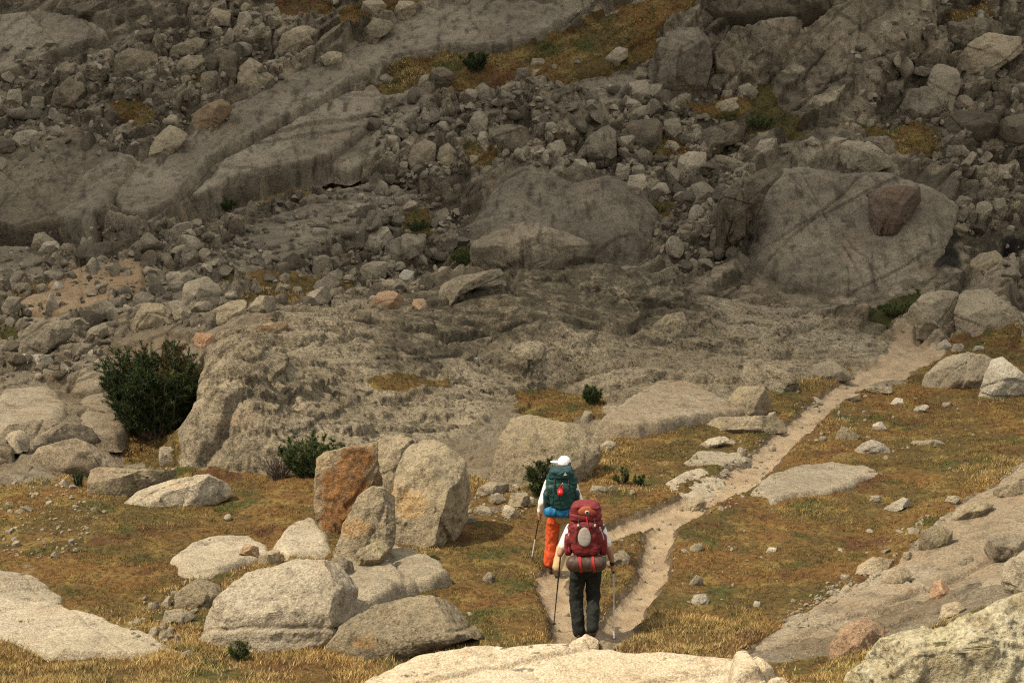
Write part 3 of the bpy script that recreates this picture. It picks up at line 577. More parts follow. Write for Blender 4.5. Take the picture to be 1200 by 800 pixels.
def _tps_fit(C, lam=2e-4):
    X = C[:, :2] / _S; n = len(X)
    K = _phi(((X[:, None] - X[None]) ** 2).sum(-1)) + lam * np.eye(n)
    P = np.c_[np.ones(n), X]
    A = np.block([[K, P], [P.T, np.zeros((3, 3))]])
    return np.linalg.solve(A, np.r_[C[:, 2], 0, 0, 0]), X
_TW, _TX = _tps_fit(ctl)
def macro(x, y):
    out = np.empty(len(x))
    for i in range(0, len(x), 40000):
        Q = np.c_[x[i:i + 40000], y[i:i + 40000]] / _S
        K = _phi(((Q[:, None] - _TX[None]) ** 2).sum(-1))
        out[i:i + 40000] = K @ _TW[:-3] + _TW[-3] + Q @ _TW[-2:]
    return out

# ---- layout of ground cover, traced on the ground
VEG_MAIN = pts_of('P', '-80,585 60,562 150,550 215,548 300,556 380,560 470,575 560,560 600,575 640,545 700,530 720,513 800,505 870,480 900,465 930,452 990,436 1008,440 1012,458 1060,450 1090,425 1110,402 1290,395 1290,500 1200,545 1130,590 1062,650 1000,690 868,768 880,840 560,840 430,840 -80,840')
VEG = [  # (polygon, greenness)
 (pts_of('P', '600,462 650,455 712,470 700,495 655,498 610,490'), .25),
 (pts_of('P', '430,448 470,440 530,448 520,458 440,458'), .1),
 (pts_of('P', '150,495 205,500 215,530 212,548 150,545 130,520'), .3),
 (pts_of('P', '455,90 520,66 590,62 640,47 690,30 740,8 790,-10 835,-10 770,48 765,72 715,84 680,100 620,96 560,112 520,108 480,100'), .0),
 (pts_of('P', '400,118 470,96 500,104 430,130'), .35),
 (pts_of('P', '340,330 400,318 420,340 330,362 280,360'), .1),
 (pts_of('P', '352,146 372,130 430,110 440,118 395,136 360,152'), .05), (pts_of('P', '262,320 330,314 405,330 400,346 330,350 268,338'), .15), (pts_of('P', '292,236 330,226 392,206 394,214 340,232 300,243'), .1), (pts_of('P', '8,338 55,342 56,354 10,356'), .3), (pts_of('P', '640,96 700,78 724,86 690,100 650,108'), .05), (pts_of('P', '150,152 178,140 182,160 160,170'), .4),
 (pts_of('P', '260,330 290,312 330,318 300,335'), .15),
 (pts_of('P', '870,112 905,98 912,130 935,150 945,165 900,165 872,160 880,140'), .66),
 (pts_of('P', '800,125 870,112 880,135 830,140'), .2),
 (pts_of('P', '1010,152 1080,145 1105,160 1090,185 1060,192 1040,180'), .1),
 (pts_of('P', '1000,372 1040,352 1075,335 1078,350 1056,378 1045,390'), .85),
 (pts_of('P', '740,165 790,158 810,178 760,185'), .2),
 (pts_of('P', '320,0 370,-5 400,18 330,24'), .0),
 (pts_of('P', '395,20 430,0 480,-10 500,5 440,35 400,45'), .05),
 (pts_of('P', '130,128 160,118 185,138 165,165 150,150'), .15),
 (pts_of('P', '30,335 65,325 60,352 30,355'), .25),
 (pts_of('P', '470,255 500,248 510,280 480,278'), .6),
 (pts_of('P', '538,290 556,285 560,318 520,315'), .7),
 (pts_of('P', '0,385 28,380 20,402 0,408'), .7),
 (pts_of('P', '250,235 285,230 280,250 255,252'), .7),
 (pts_of('P', '355,205 390,185 395,200 370,212'), .2),
 (pts_of('P', '215,90 250,82 262,98 230,104'), .1), (pts_of('P', '275,98 310,97 306,110 278,110'), .4),
 (pts_of('P', '1110,15 1150,5 1160,20 1120,28'), .05), (pts_of('P', '1140,318 1170,312 1172,322 1145,325'), .5),
 (pts_of('P', '580,185 560,195 545,180 570,172'), .4), (pts_of('P', '555,172 580,168 582,200 550,196'), .5),
 (pts_of('P', '750,245 790,232 785,255 752,262'), .6),
]
DOME = pts_of('P', '212,556 216,520 232,470 240,430 246,396 330,366 440,358 500,344 560,328 610,312 640,306 730,312 800,334 870,354 950,372 1040,392 1090,404 1080,425 1010,442 990,438 930,452 900,465 870,480 800,506 720,514 690,506 712,472 660,452 602,460 560,505 470,528 400,556 300,558')
GREY_RIGHT = pts_of('P', '868,768 900,745 960,715 1010,692 1062,650 1130,590 1200,545 1290,520 1290,760 1200,720 1100,730 1000,760 960,800 880,800')
WET = [pts_of('F', '900,50 930,0 985,0 970,60 940,90 970,180 930,190 870,150 890,100'), pts_of('F', '1110,60 1185,60 1185,110 1150,140 1110,110')]
PATHS = [pts_of('P', '690,775 705,752 735,715 765,672 768,642 775,618 800,597'), pts_of('P', '800,597 850,570 885,548 905,525 935,500 960,478 985,460 1005,447 1035,436 1075,420 1086,408 1062,397'),
         pts_of('P', '640,672 652,690 662,720 672,760 676,780'), pts_of('P', '800,597 770,603 735,617 700,630 670,650 645,672')]
PW = [(.24, .25, .21, .20, .19, .22, .28), (.38, .42, .34, .28, .28, .27, .28, .32, .45, .5, .45, .3), (.21, .22, .23, .23, .22), (.30, .28, .27, .24, .22, .21)]
path_w = []
for P_, W_ in zip(PATHS, PW):
    path_w.append(np.array([[*at_z(a, b, 0.0)[:2], w] for (a, b), w in zip(P_, W_)]))

# ---- grid, finer where the photographer's ground needs it
ty = np.concatenate([np.linspace(0.5, 18, 50, endpoint=False), np.arange(18, 50, .062), np.arange(50, 69, .055), np.linspace(69, 108, 45)])
tx = np.concatenate([np.linspace(-.62, -.30, 30, endpoint=False), np.linspace(-.30, .30, 860), np.linspace(.30, .62, 31)[1:]])
NY, NX = len(ty), len(tx)
YY, TT = np.meshgrid(ty, tx, indexing='ij')
gx = (TT * (YY + 1.5)).ravel(); gy = YY.ravel()
gz = macro(gx, gy)
P0 = np.c_[gx, gy, gz]
ppx, ppy = project(P0)
ppx = np.where(gy < 4, 9e3, ppx); ppy = np.where(gy < 4, 9e3, ppy)
jit = 7 * fbm(np.c_[gx * 1.3, gy * 1.3, gz * 1.3], 4, 5)
ax, ay = ppx + jit * 2.2, ppy + jit * 1.4
main = sstep(-7, 7, poly_sd(ax, ay, VEG_MAIN))
main = np.where((gy < 23) & (gy > 3) , np.maximum(main, sstep(23, 22, gy)), main)
veg = main.copy(); green = .3 * main
for pl, gr in VEG:
    m = sstep(-4, 4, poly_sd(ax, ay, pl)); veg = np.maximum(veg, m); green = np.where(m > .4, gr, green)
dome = sstep(-4, 4, poly_sd(ppx + jit * .6, ppy + jit * .5, DOME))
dome *= (gy < 51.4)
rgt = sstep(-6, 6, poly_sd(ppx + jit, ppy + jit * .8, GREY_RIGHT)) * (gy > 18)
wet = np.zeros(len(gx))
for pl in WET: wet = np.maximum(wet, sstep(-3, 3, poly_sd(ppx + jit * .5, ppy + jit * .5, pl)))
hill = sstep(44, 50, gy + 3.5 * sstep(0, -8, gx)) * (1 - dome)
left_bed = sstep(.0, .3, gz) * sstep(-4, -7, gx) * (gy > 25) * (1 - dome) * (1 - hill)
rockm = np.clip(1 - main, 0, 1)
# paths
soil = np.zeros(len(gx)); bank = np.zeros(len(gx)); carve = np.zeros(len(gx))
pn = .16 * fbm(np.c_[gx * 1.6, gy * 1.6, gz * 0], 4, 77) 
for k, L in enumerate(path_w):
    d, w = line_d(gx, gy, L)
    s = d - w * 1.0 + pn
    soil = np.maximum(soil, sstep(.05, -.06, s))
    carve = np.maximum(carve, sstep(.14, -.12, s) * (.16 if k in (0, 2, 3) else .11))
    bank = np.maximum(bank, sstep(.16, .02, s))
FAR_DUST = pts_of('P', '985,452 1012,434 1040,412 1046,396 1040,384 1058,386 1092,408 1094,426 1060,446 1010,456')
soil = np.maximum(soil, .75 * sstep(-5, 7, poly_sd(ppx + jit * 1.2, ppy + jit, FAR_DUST)))
carve *= (1 - .7 * dome)
veg = veg * (1 - soil) * (1 - .6 * bank)
dust = np.clip(sstep(.9, 0., line_d(gx, gy, path_w[1][7:])[0]), 0, 1)   # dust spread over the bedrock at the far end

# ---- relief
SEED3 = np.c_[gx, gy, gz]
hrough = hill * (1 - .75 * veg)
c1, j1 = cells(np.c_[(gx * .75 + gy * .55) * .28 + .3 * jit / 7, (-gx * .6 + gy * .9) * .62] , 3, .9)
c2, j2 = cells(np.c_[(gx * .8 + gy * .45), (-gx * .5 + gy * 1.1)] * .95 + jit[:, None] * .03, 9, 1.2)
c3, j3 = cells(np.c_[gx, gy * 1.2] * 2.1 + jit[:, None] * .04, 21, 1.4)
cellv = np.clip(.5 + .9 * c2 + .7 * c3 * (hill > .5), 0, 1)
c4, j4 = cells(np.c_[gx, gy * 1.15] * 4.3, 35, 1.5)
TALUS = [pts_of('P', '0,290 60,270 200,262 420,215 540,190 552,290 500,338 440,356 330,360 246,385 130,385 0,380'), pts_of('P', '-60,60 60,45 130,60 200,0 400,-10 360,70 250,150 160,170 60,200 -60,200'),
         pts_of('P', '400,118 520,105 720,95 800,110 870,100 880,230 800,262 760,220 600,190 540,200 470,215'), pts_of('P', '1100,-10 1260,-10 1260,330 1130,320 1120,200 1000,160 1000,60'),
         pts_of('P', '765,230 880,195 865,300 800,330 770,300')]
talus = np.zeros(len(gx))
for pl in TALUS: talus = np.maximum(talus, sstep(-12, 14, poly_sd(ppx + jit * 2, ppy + jit * 1.5, pl)))
# bedrock sheets dipping across the slope, each breaking off at a ledge along its lower edge
wv = .55 * fbm(SEED3 * .23, 3, 63) + .10 * fbm(SEED3 * 1.1, 3, 65) + .03 * fbm(SEED3 * 4, 2, 66)
def sheets(a, per, sh):
    q = (gz * math.cos(a) - gx * math.sin(a)) / per + wv * 1.3 + sh
    fr = q - np.floor(q); k = _hash(np.floor(q).astype(np.int64), np.floor(q).astype(np.int64) * 0, np.floor(q).astype(np.int64) * 0, 5) / 4294967296.0
    return (sstep(0, .07, fr) - fr) * (.45 + .9 * k)
rt = sstep(760, 860, ppx + jit * 3)
sheet = (1 - rt) * (.62 * sheets(math.radians(31), 1.5, 0) + .28 * sheets(math.radians(28), .47, .3)) + rt * (.55 * sheets(math.radians(38), 1.2, .5) + .08 * sheets(math.radians(-58), .55, .1))
jn = np.abs(fbm(np.c_[gx * .55 + gz * .5, gz * .5 - gx * .25, gy * .2], 2, 67))
relief = hrough * ((1 - .65 * talus) * sheet + (.35 + .65 * talus) * (.45 * c1 + .30 * c2) + talus * (.22 * c3 + .07 * c4 - .10 * sstep(.10, 0, j2))
                   - .12 * (1 - talus) * sstep(.03, 0, jn) - .16 * sstep(.07, 0, j1) * (1 - talus))
GAPS = [pts_of('P', '205,246 250,226 341,206 388,190 425,192 420,214 350,220 262,248 212,260'), pts_of('P', '-20,268 100,266 190,268 185,292 60,290 -20,290'), pts_of('P', '392,204 480,212 505,226 410,226'),
        pts_of('P', '1080,-10 1096,-10 1094,34 1062,82 1030,96 1074,40'), pts_of('P', '1092,176 1200,176 1200,194 1100,192'), pts_of('P', '800,58 870,20 970,8 968,22 880,36 806,76'), pts_of('P', '540,300 700,318 700,328 545,322'), pts_of('P', '520,-10 530,-10 525,30 510,62 505,60 516,28')]
gap = np.zeros(len(gx))
for pl in GAPS: gap = np.maximum(gap, sstep(-5, 4, poly_sd(ppx + jit * .5, ppy + jit * .5, pl)))
slabm = np.zeros(len(gx))
for ln in TABLE.strip().split('\n'):
    hd, _l, pp = ln.split('|'); cr, md, _s = hd.split()
    if md[0] in 'sw': slabm = np.maximum(slabm, sstep(-10, 8, poly_sd(ppx, ppy, pts_of(cr, pp))))
relief = relief * (1 - .85 * slabm * hill) - .10 * slabm * hill
relief -= 1.0 * gap * hill
relief += hill * (.05 * fbm(SEED3 * 1.7, 4, 61) + .02 * fbm(SEED3 * 6, 3, 62))
# dome: layered, weathered granite
L_ = ridged(np.c_[gx * .45 + gz * .3, gy * .55, gz * 1.9], 4, 71)
L2 = ridged(np.c_[gx * 1.3 + gy * .5, gy * 2.2 - gx * .6, gz * 2.4], 4, 81)
cd1, jd1 = cells(np.c_[gx * .45 + gy * .2, gy * 1.2 - gx * .2] * .62 + jit[:, None] * .03, 91, .5, .12)
cd2, jd2 = cells(np.c_[gx * .8 + gy * .2, gy * 1.6 - gx * .35] * 1.9 + jit[:, None] * .05, 93, .7)
qd = gz / .42 + gx * .07 + 1.1 * fbm(SEED3 * .5, 3, 96) + .22 * fbm(SEED3 * 2.5, 3, 97); fd = qd - np.floor(qd)
qe = gz / .15 + gx * .2 + gy * .1 + 1.2 * fbm(SEED3 * .8, 3, 98) + .3 * fbm(SEED3 * 4, 2, 99); fe = qe - np.floor(qe)
pat = sstep(-.10, .35, fbm(SEED3 * .45 + 5, 3, 100))
relief += dome * ((.03 + .10 * pat) * (sstep(0, .10, fd) - fd) + .025 * (.4 + pat) * (sstep(0, .14, fe) - fe) + .014 * fbm(SEED3 * 8, 3, 94) + .07 * L_ + .02 * L2 + .18 * cd1 + .06 * cd2 - .14 * sstep(.10, 0, jd1) - .03 * sstep(.12, 0, jd2) + .03 * fbm(SEED3 * 3, 5, 95, .6)) * (1 - .8 * veg) * (1 - .7 * soil)
# left bedrock and right slab
lr = np.clip(left_bed + rgt, 0, 1) * (1 - veg)
cb, jb = cells(np.c_[gx * .6, gy * 1.1] * .75 + jit[:, None] * .03, 101, .45)
cb2, jb2 = cells(np.c_[gx * .8 + gy * .3, gy * 1.2] * 2.2, 103, .7)
relief += lr * (.20 * cb + .07 * cb2 - .12 * sstep(.09, 0, jb) + .07 * fbm(SEED3 * 1.5, 5, 105, .55))
# everything else without turf
oth = np.clip(rockm - hill - dome - lr, 0, 1) * (gy > 18)
relief += oth * (.12 * cb2 + .07 * fbm(SEED3 * 1.8, 5, 111))
# turf
relief += veg * (.05 * sstep(.0, .5, ridged(SEED3 * 1.6, 3, 129)) + .09 * fbm(SEED3 * np.array([.5, .5, .2]), 3, 121) + .055 * fbm(SEED3 * 2.2, 3, 125) + .03 * fbm(SEED3 * 7, 2, 127))
relief += soil * (.03 * fbm(SEED3 * 5, 3, 131) + .018 * fbm(SEED3 * 12, 2, 133))
G0 = P0.reshape(NY, NX, 3)
Nm = np.cross(np.gradient(G0, axis=1), np.gradient(G0, axis=0)).reshape(-1, 3); Nm /= np.linalg.norm(Nm, axis=1)[:, None]
V = P0 + Nm * relief[:, None]; V[:, 2] -= carve
idx = np.arange(NY * NX).reshape(NY, NX)
Q = np.c_[idx[:-1, :-1].ravel(), idx[:-1, 1:].ravel(), idx[1:, 1:].ravel(), idx[1:, :-1].ravel()]
# smooth normals of the whole sheet
G = V.reshape(NY, NX, 3)
du = np.gradient(G, axis=1); dv = np.gradient(G, axis=0)
Nn = np.cross(du, dv).reshape(-1, 3); Nn /= np.linalg.norm(Nn, axis=1)[:, None]

# material of the ground
t = NT('ground', .95, .08)
hc, hg, hm = rock_color(t, STY['hill']); dc, dg, dm = rock_color(t, STY['dome'])
pc, pg, pm = rock_color(t, STY['pale'])
rc, rg, rm_ = rock_color(t, STY['ledge'])
hc = t.mix(1.0, hc, t.n_gray(t.ramp(t.attr('cellv'), .15, .85, .68, 1.4)), 'MULTIPLY')
col = t.mix(t.ramp(t.attr('dome'), .35, .65), hc, dc)
lk = t.ma('MULTIPLY', t.attr('lich'), t.ramp(t.noise(2.2, 6, .75), .36, .56))
col = t.mix(t.ma('MULTIPLY', lk, .78), col, (.058, .050, .034))
col = t.mix(t.ramp(t.attr('low'), .3, .7), col, rc)
col = t.mix(t.ma('MULTIPLY', t.attr('wet'), .88), col, (.012, .011, .010))
# turf: tundra in autumn
n1 = t.noise(.42, 5, .6); n2 = t.noise(1.7, 6, .65); n3 = t.noise(13, 5, .7)
tv = t.mix(t.ramp(n1, .40, .60), (.128, .092, .034), (.208, .114, .040))
tv = t.mix(t.ramp(n2, .50, .62), tv, (.245, .170, .056))
tv = t.mix(t.ramp(t.noise(.9, 4, .6, vec=t.pos((1, 1, 1), (0, 0, 2))), .53, .66), tv, (.088, .088, .028))
tv = t.mix(t.ramp(t.noise(.6, 4, .6, vec=t.pos((1, 1, 1), (0, 0, 4))), .56, .68), tv, (.125, .062, .030))
tv = t.mix(t.ramp(t.attr('green'), .45, .8), tv, (.062, .066, .022))
tv = t.mix(t.ramp(n3, .42, .66, 0, .85), tv, (.045, .033, .014))
scr = t.ma('MULTIPLY', t.ramp(t.noise(1.1, 5, .7, vec=t.pos((1, 1, 1), (0, 0, 1))), .58, .66), t.attr('gravel'))
tv = t.mix(scr, tv, t.mix(t.ramp(n3, .4, .6), (.28, .23, .16), (.16, .125, .08)))
br = t.noise(6, 5, .7)
vf = t.ramp(t.ma('ADD', t.attr('veg'), t.ma('MULTIPLY', t.ma('SUBTRACT', br, .5), 1.1)), .42, .58)
col = t.mix(vf, col, tv)
# trodden soil
sc_ = t.mix(t.ramp(t.noise(2.4, 5, .65), .38, .64), (.44, .335, .21), (.32, .235, .145))
sc_ = t.mix(t.ramp(t.noise(22, 4, .7), .5, .7, 0, .6), sc_, (.46, .37, .26))
sf = t.ramp(t.ma('ADD', t.attr('soil'), t.ma('MULTIPLY', t.ma('SUBTRACT', br, .5), .8)), .35, .6)
col = t.mix(t.ma('MULTIPLY', t.ramp(t.attr('bank'), .3, .9), .75), col, (.105, .072, .042))
col = t.mix(sf, col, sc_)
col = t.mix(t.ma('MULTIPLY', t.attr('dust'), .75), col, sc_)
t.color(col)
t.bump(t.ma('ADD', t.ma('MULTIPLY', hg, .5), t.noise(9, 6, .7)), 1.0, .09)
GROUND = t.m
LICH = pts_of('P', '440,400 470,350 560,328 640,308 740,312 830,338 840,372 760,392 700,380 640,400 560,415 500,440 440,440')
lich = sstep(-14, 14, poly_sd(ppx + jit * 2.5, ppy + jit * 2, LICH)) * dome
gravel = main * np.clip(sstep(-150, -60, -ppx * .6 - np.abs(ppy - 590)) + .55 * sstep(70, 20, np.abs(ppx - 940)) * sstep(60, 10, np.abs(ppy - 500)) + .8 * sstep(90, 20, np.hypot(ppx - 960, (ppy - 690) * 1.5)) + .5 * sstep(60, 10, np.abs(ppx - 590)) * sstep(50, 10, np.abs(ppy - 580)), 0, 1)
low = np.clip(lr + oth, 0, 1)
ATTR = dict(veg=veg, green=green, soil=soil, bank=bank * main, dust=dust * (1 - soil) * dome, dome=dome, low=low, wet=wet, gravel=gravel, lich=lich, cellv=cellv)
fcls = np.zeros(len(Q), int)                                   # 0 hillside, 1 meadow, 2 dome, 3 path
qm = lambda a: a[Q].mean(1)
fcls[(qm(main) > .5) | (qm(gy) < 18)] = 1
fcls[qm(dome) > .5] = 2
fcls[qm(soil) > .5] = 3
BVH = []
def part_mesh(nm, sel):
    q = Q[sel]; u, inv = np.unique(q, return_inverse=True)
    me = np_mesh(nm, V[u], inv.reshape(q.shape), attrs={k: a[u] for k, a in ATTR.items()}, normals=Nn[u])
    return link(nm, me, GROUND)
o_hill = tag(part_mesh('hillside', fcls == 0), kind='structure')
o_mead = tag(part_mesh('meadow', fcls == 1), kind='structure')
o_path = tag(part_mesh('path', fcls == 3), kind='structure')
o_dome = tag(part_mesh('rock_outcrop', fcls == 2), 'broad lichen-mottled bedrock dome rising between the meadow and the mountainside', 'outcrop')
bpy.context.view_layer.update()
_dg = bpy.context.evaluated_depsgraph_get()
for o in (o_hill, o_mead, o_path, o_dome): BVH.append(BVHTree.FromObject(o, _dg))
def hit(px, py, trees=None):
    d = Vector(ray(px, py)); o = Vector(CAM); best = None
    for b in (trees or BVH):
        r = b.ray_cast(o, d)
        if r[0] is not None and (best is None or r[3] < best[3]): best = r
    return best
def ground_z(x, y):
    best = -9
    for b in BVH[:4]:
        r = b.ray_cast(Vector((x, y, 60)), Vector((0, 0, -1)))
        if r[0] is not None: best = max(best, r[0].z)
    return best
print('terrain', round(time.time() - T00, 1), len(V))
# ================================================================ ROCKS
import zlib
_ico = {}
def ico(n):
    if n not in _ico:
        bm = bmesh.new(); bmesh.ops.create_icosphere(bm, subdivisions=n, radius=1)
        bm.verts.ensure_lookup_table()
        v = np.array([x.co[:] for x in bm.verts]); f = np.array([[x.index for x in q.verts] for q in bm.faces]); bm.free()
        _ico[n] = (v / np.linalg.norm(v, axis=1)[:, None], f)
    return _ico[n]
def rock_shape(poly, T, n, seed, e=.72, facets=7, rough=1.0, flat=False, fiss=0, own=None):
    """closed angular boulder whose outline in its own x,y plane is poly (metres) and whose half depth is T"""
    r = np.random.default_rng(seed)
    D, Fc = ico(n)
    c = poly.mean(0); q = poly - c
    # outline radius by direction
    th = np.linspace(-math.pi, math.pi, 361)[:-1]; R = np.zeros(360)
    ca, sa = np.cos(th), np.sin(th)
    for i in range(len(q)):
        a = q[i]; b = q[(i + 1) % len(q)]; ed = b - a
        den = ca * ed[1] - sa * ed[0]
        with np.errstate(divide='ignore', invalid='ignore'):
            tt = (a[0] * ed[1] - a[1] * ed[0]) / den
            u = np.where(np.abs(ed[0]) > np.abs(ed[1]), (ca * tt - a[0]) / (ed[0] if ed[0] else 1), (sa * tt - a[1]) / (ed[1] if ed[1] else 1))
        ok = (tt > 0) & (u >= -1e-6) & (u <= 1 + 1e-6)
        R = np.maximum(R, np.where(ok, tt, 0))
    m = R[R > 0].mean(); R = np.where(R > 0, R, m)
    k = np.array([1, 2, 1.]); k /= k.sum(); R = np.convolve(np.r_[R[-1], R, R[0]], k, 'valid')
    ang = np.arctan2(D[:, 1], D[:, 0]); Rr = np.interp(ang, np.r_[th, math.pi], np.r_[R, R[0]])
    rho = np.hypot(D[:, 0], D[:, 1]); cz_ = D[:, 2]
    rr = rho ** e * Rr
    P = np.c_[rr * np.cos(ang), rr * np.sin(ang), T * np.sign(cz_) * np.abs(cz_) ** e]
    S = float(np.sqrt(R.mean() * T)) if not flat else T
    dim = np.array([R.mean(), R.mean(), T])
    cuts = []
    if not flat:   # broken granite: a few broad fracture planes meeting at ridges, then smaller ones
        tw = r.normal() * .25
        cuts = [((-r.uniform(.45, 1.0), tw, 1.0), r.uniform(.60, .74)), ((r.uniform(.5, 1.2), -tw, r.uniform(.7, 1.0)), r.uniform(.60, .74)), ((r.normal() * .3, r.uniform(.9, 1.5), .8), r.uniform(.64, .78)),
                ((r.normal() * .3, -r.uniform(.6, 1.2), 1.0), r.uniform(.68, .82))]
    small = not flat and not own and n <= 5
    if own: cuts = own; facets = 4
    if small: cuts = [(d_, h_ * .90) for d_, h_ in cuts]
    for i in range(facets):
        d = r.normal(size=3); d[2] = abs(d[2]) + (.55 if not flat else 1.6); d[1] += .3
        cuts.append((d, r.uniform(.62, .84) if small else r.uniform(.70, .88)))
    for d, hf in cuts:
        nn = np.array(d) / dim; nn /= np.linalg.norm(nn)
        pr = P @ nn; h = pr.max() * hf
        P = P - nn[None] * (np.clip(pr - h, 0, None) * .94)[:, None]
    nr = P / (dim ** 2); nr /= np.linalg.norm(nr, axis=1)[:, None] + 1e-9
    off = r.uniform(0, 90, 3)
    s = min(S, .9)
    X = P + off
    disp = s * (.035 if small else .07 if not flat else .12) * fbm(X / s * 1.1, 3, seed) + .035 * s * rough * ridged(X / s * 2.6, 3, seed + 3)
    if n >= 5:
        disp = disp + .028 * rough * min(1, s * 2) * fbm(X * 5.5, 4, seed + 5, .6)
        
        for k in range((1 if own else 2) if not fiss else 5):
            nn = r.normal(size=3) * (np.array([1, .25, .4]) if fiss else np.array([1, 1, .5])); nn /= np.linalg.norm(nn)
            dl = P @ nn - r.uniform(-.55, .55) * (R.mean() if fiss else s) + .06 * fbm(X * 1.6, 3, seed + 80 + k) + .015 * fbm(X * 7, 2, seed + 90 + k)
            disp = disp - .05 * min(s, .7) * sstep(.035, 0, np.abs(dl)) + .05 * min(s, .7) * (sstep(-.025, .025, dl) - .5)
    elif n >= 4: disp = disp + .02 * rough * s * fbm(X / s * 7, 2, seed + 5)
    if fiss:   # vertical fissures and flutes of a cliff
        disp = disp + .045 * ridged(np.c_[X[:, 0] * 2.1 + .5 * X[:, 1], X[:, 1] * .45, X[:, 2] * .8], 4, seed + 61) - .0 * sstep(.05, 0, np.abs(fbm(np.c_[X[:, 0] * .8, X[:, 1] * .25, X[:, 2] * .5], 2, seed + 63)))
    if flat:
        U = np.c_[P[:, 0] * .8 + P[:, 1] * .3, P[:, 1] * 1.1] * (1.0 / max(.8, R.mean() * .5)) + off[:2]
        h, j = cells(U, seed, .8)
        h2, j2 = cells(U * 2.7, seed + 1, .8)
        disp = disp + T * rough * (.45 * h + .16 * h2) - .09 * rough * min(1, T * 2) * sstep(.09, 0, j) - .03 * rough * sstep(.1, 0, j2)
        # run of the grain along the slab
        disp = disp + .05 * rough * ridged(np.c_[X[:, 0] * .35 + X[:, 1] * .35, (X[:, 1] - X[:, 0] * .6) * 1.4, X[:, 2]], 3, seed + 21)
    if flat:
        P = P + np.array([0, 0, 1.0]) * (disp * np.abs(cz_) ** .6 * (cz_ > 0))[:, None] + nr * (.02 * fbm(X * 3, 2, seed + 40))[:, None]
    else: P = P + nr * disp[:, None]
    return P, Fc, c
def slab_shape(poly, T, seed, rough=1.0, res=200, edge=None, steep=False):
    """closed bedrock slab: its top keeps to the plane, breaks off in a steep irregular edge and carries joints"""
    r = np.random.default_rng(seed); c = poly.mean(0); q = poly - c
    lo, hi = q.min(0), q.max(0); sz = (hi - lo).max(); g = sz / res
    mg_ = (T * .7 + .12) / 3.2 + 6 * g + .15
    xs = np.arange(lo[0] - mg_, hi[0] + mg_, g); ys = np.arange(lo[1] - mg_, hi[1] + mg_, g)
    X, Y = np.meshgrid(xs, ys, indexing='ij'); o = r.uniform(0, 90, 3)
    wx = X + min(.22, sz * .03) * fbm(np.c_[X.ravel(), Y.ravel(), X.ravel() * 0] * 1.3 + o, 4, seed, .6).reshape(X.shape)
    wy = Y + min(.22, sz * .03) * fbm(np.c_[X.ravel(), Y.ravel(), X.ravel() * 0] * 1.3 + o + 33, 4, seed, .6).reshape(X.shape)
    sd = poly_sd(wx, wy, q)
    Xs, Ys = X, Y
    w = edge or max(T * .35, 3.5 * g)
    sat = np.clip(sd / w, 0, 1); prof = 1 - (1 - sat) ** 2.2
    P3 = np.c_[X.ravel(), Y.ravel(), X.ravel() * 0] + o
    U = np.c_[P3[:, 0] * .75 + P3[:, 1] * .35, P3[:, 1] * 1.1 - P3[:, 0] * .25] * (1.0 / np.clip(sz * .22, .7, 2.2))
    h, j = cells(U + .12 * fbm(P3 * .9, 3, seed)[:, None], seed, .55, .22); h2, j2 = cells(U * 2.6, seed + 1, .7, .2)
    d = rough * (min(T, .45) * (.22 * h + .05 * h2) + .07 * fbm(P3 * .8, 3, seed + 2) + .028 * fbm(P3 * 3.2, 4, seed + 4, .6) + .035 * ridged(np.c_[P3[:, 0] * .4 + P3[:, 1] * .3, (P3[:, 1] - P3[:, 0] * .55) * 1.5, P3[:, 2]], 3, seed + 6) - .035) 
    if steep:
        d = d + .13 * ridged(np.c_[P3[:, 0] * .95 + P3[:, 1] * .28, P3[:, 1] * .22, P3[:, 2]], 4, seed + 31) + .22 * cells(np.c_[P3[:, 0] * .9 + P3[:, 1] * .3, P3[:, 1] * .38] + .15 * fbm(P3, 3, seed + 33)[:, None], seed + 35, .8, .10)[0] + .06 * cells(np.c_[P3[:, 0] * 2.2 + P3[:, 1] * .6, P3[:, 1] * 1.1] + .2 * fbm(P3, 3, seed + 34)[:, None], seed + 36, .8, .12)[0] - .10
    for k in range(int(r.integers(3, 6)) + (4 if steep else 0)):   # straight joints, one lip a little prouder than the other
        a = math.radians(r.choice([80, 95, 70, 102, 88, 25] if steep else [28, 33, 38, 30, 118, 100]) + r.normal() * 9); off_ = r.uniform(-.42, .42) * sz
        dl = -math.sin(a) * X.ravel() + math.cos(a) * Y.ravel() - off_ + .10 * fbm(P3 * .7, 3, seed + 50 + k) + .02 * fbm(P3 * 4, 2, seed + 70 + k)
        d = d - rough * .06 * min(1, T * 3) * sstep(.045, 0, np.abs(dl)) + rough * .05 * min(1, T * 3) * (sstep(-.03, .03, dl) - .5)
    Z = (T * prof.ravel() + d * np.clip(sat.ravel() * 1.5, 0, 1)).reshape(X.shape)
    zb = -T * .7 - .12; slope = max(3.2, 0)
    Z = np.where(sd < 0, np.maximum(slope * sd, zb), Z)
    keep = sd > zb / slope - 1.5 * g
    idx = -np.ones(X.shape, int); idx[keep] = np.arange(keep.sum()); n = keep.sum()
    a, b, c_, d_ = idx[:-1, :-1], idx[1:, :-1], idx[1:, 1:], idx[:-1, 1:]
    ok = (a >= 0) & (b >= 0) & (c_ >= 0) & (d_ >= 0)
    Fq = np.c_[a[ok], b[ok], c_[ok], d_[ok]]
    top = np.c_[Xs[keep], Ys[keep], Z[keep]]; bot = np.c_[Xs[keep], Ys[keep], np.full(n, zb)]
    return np.r_[top, bot], np.r_[Fq, Fq[:, ::-1] + n], c
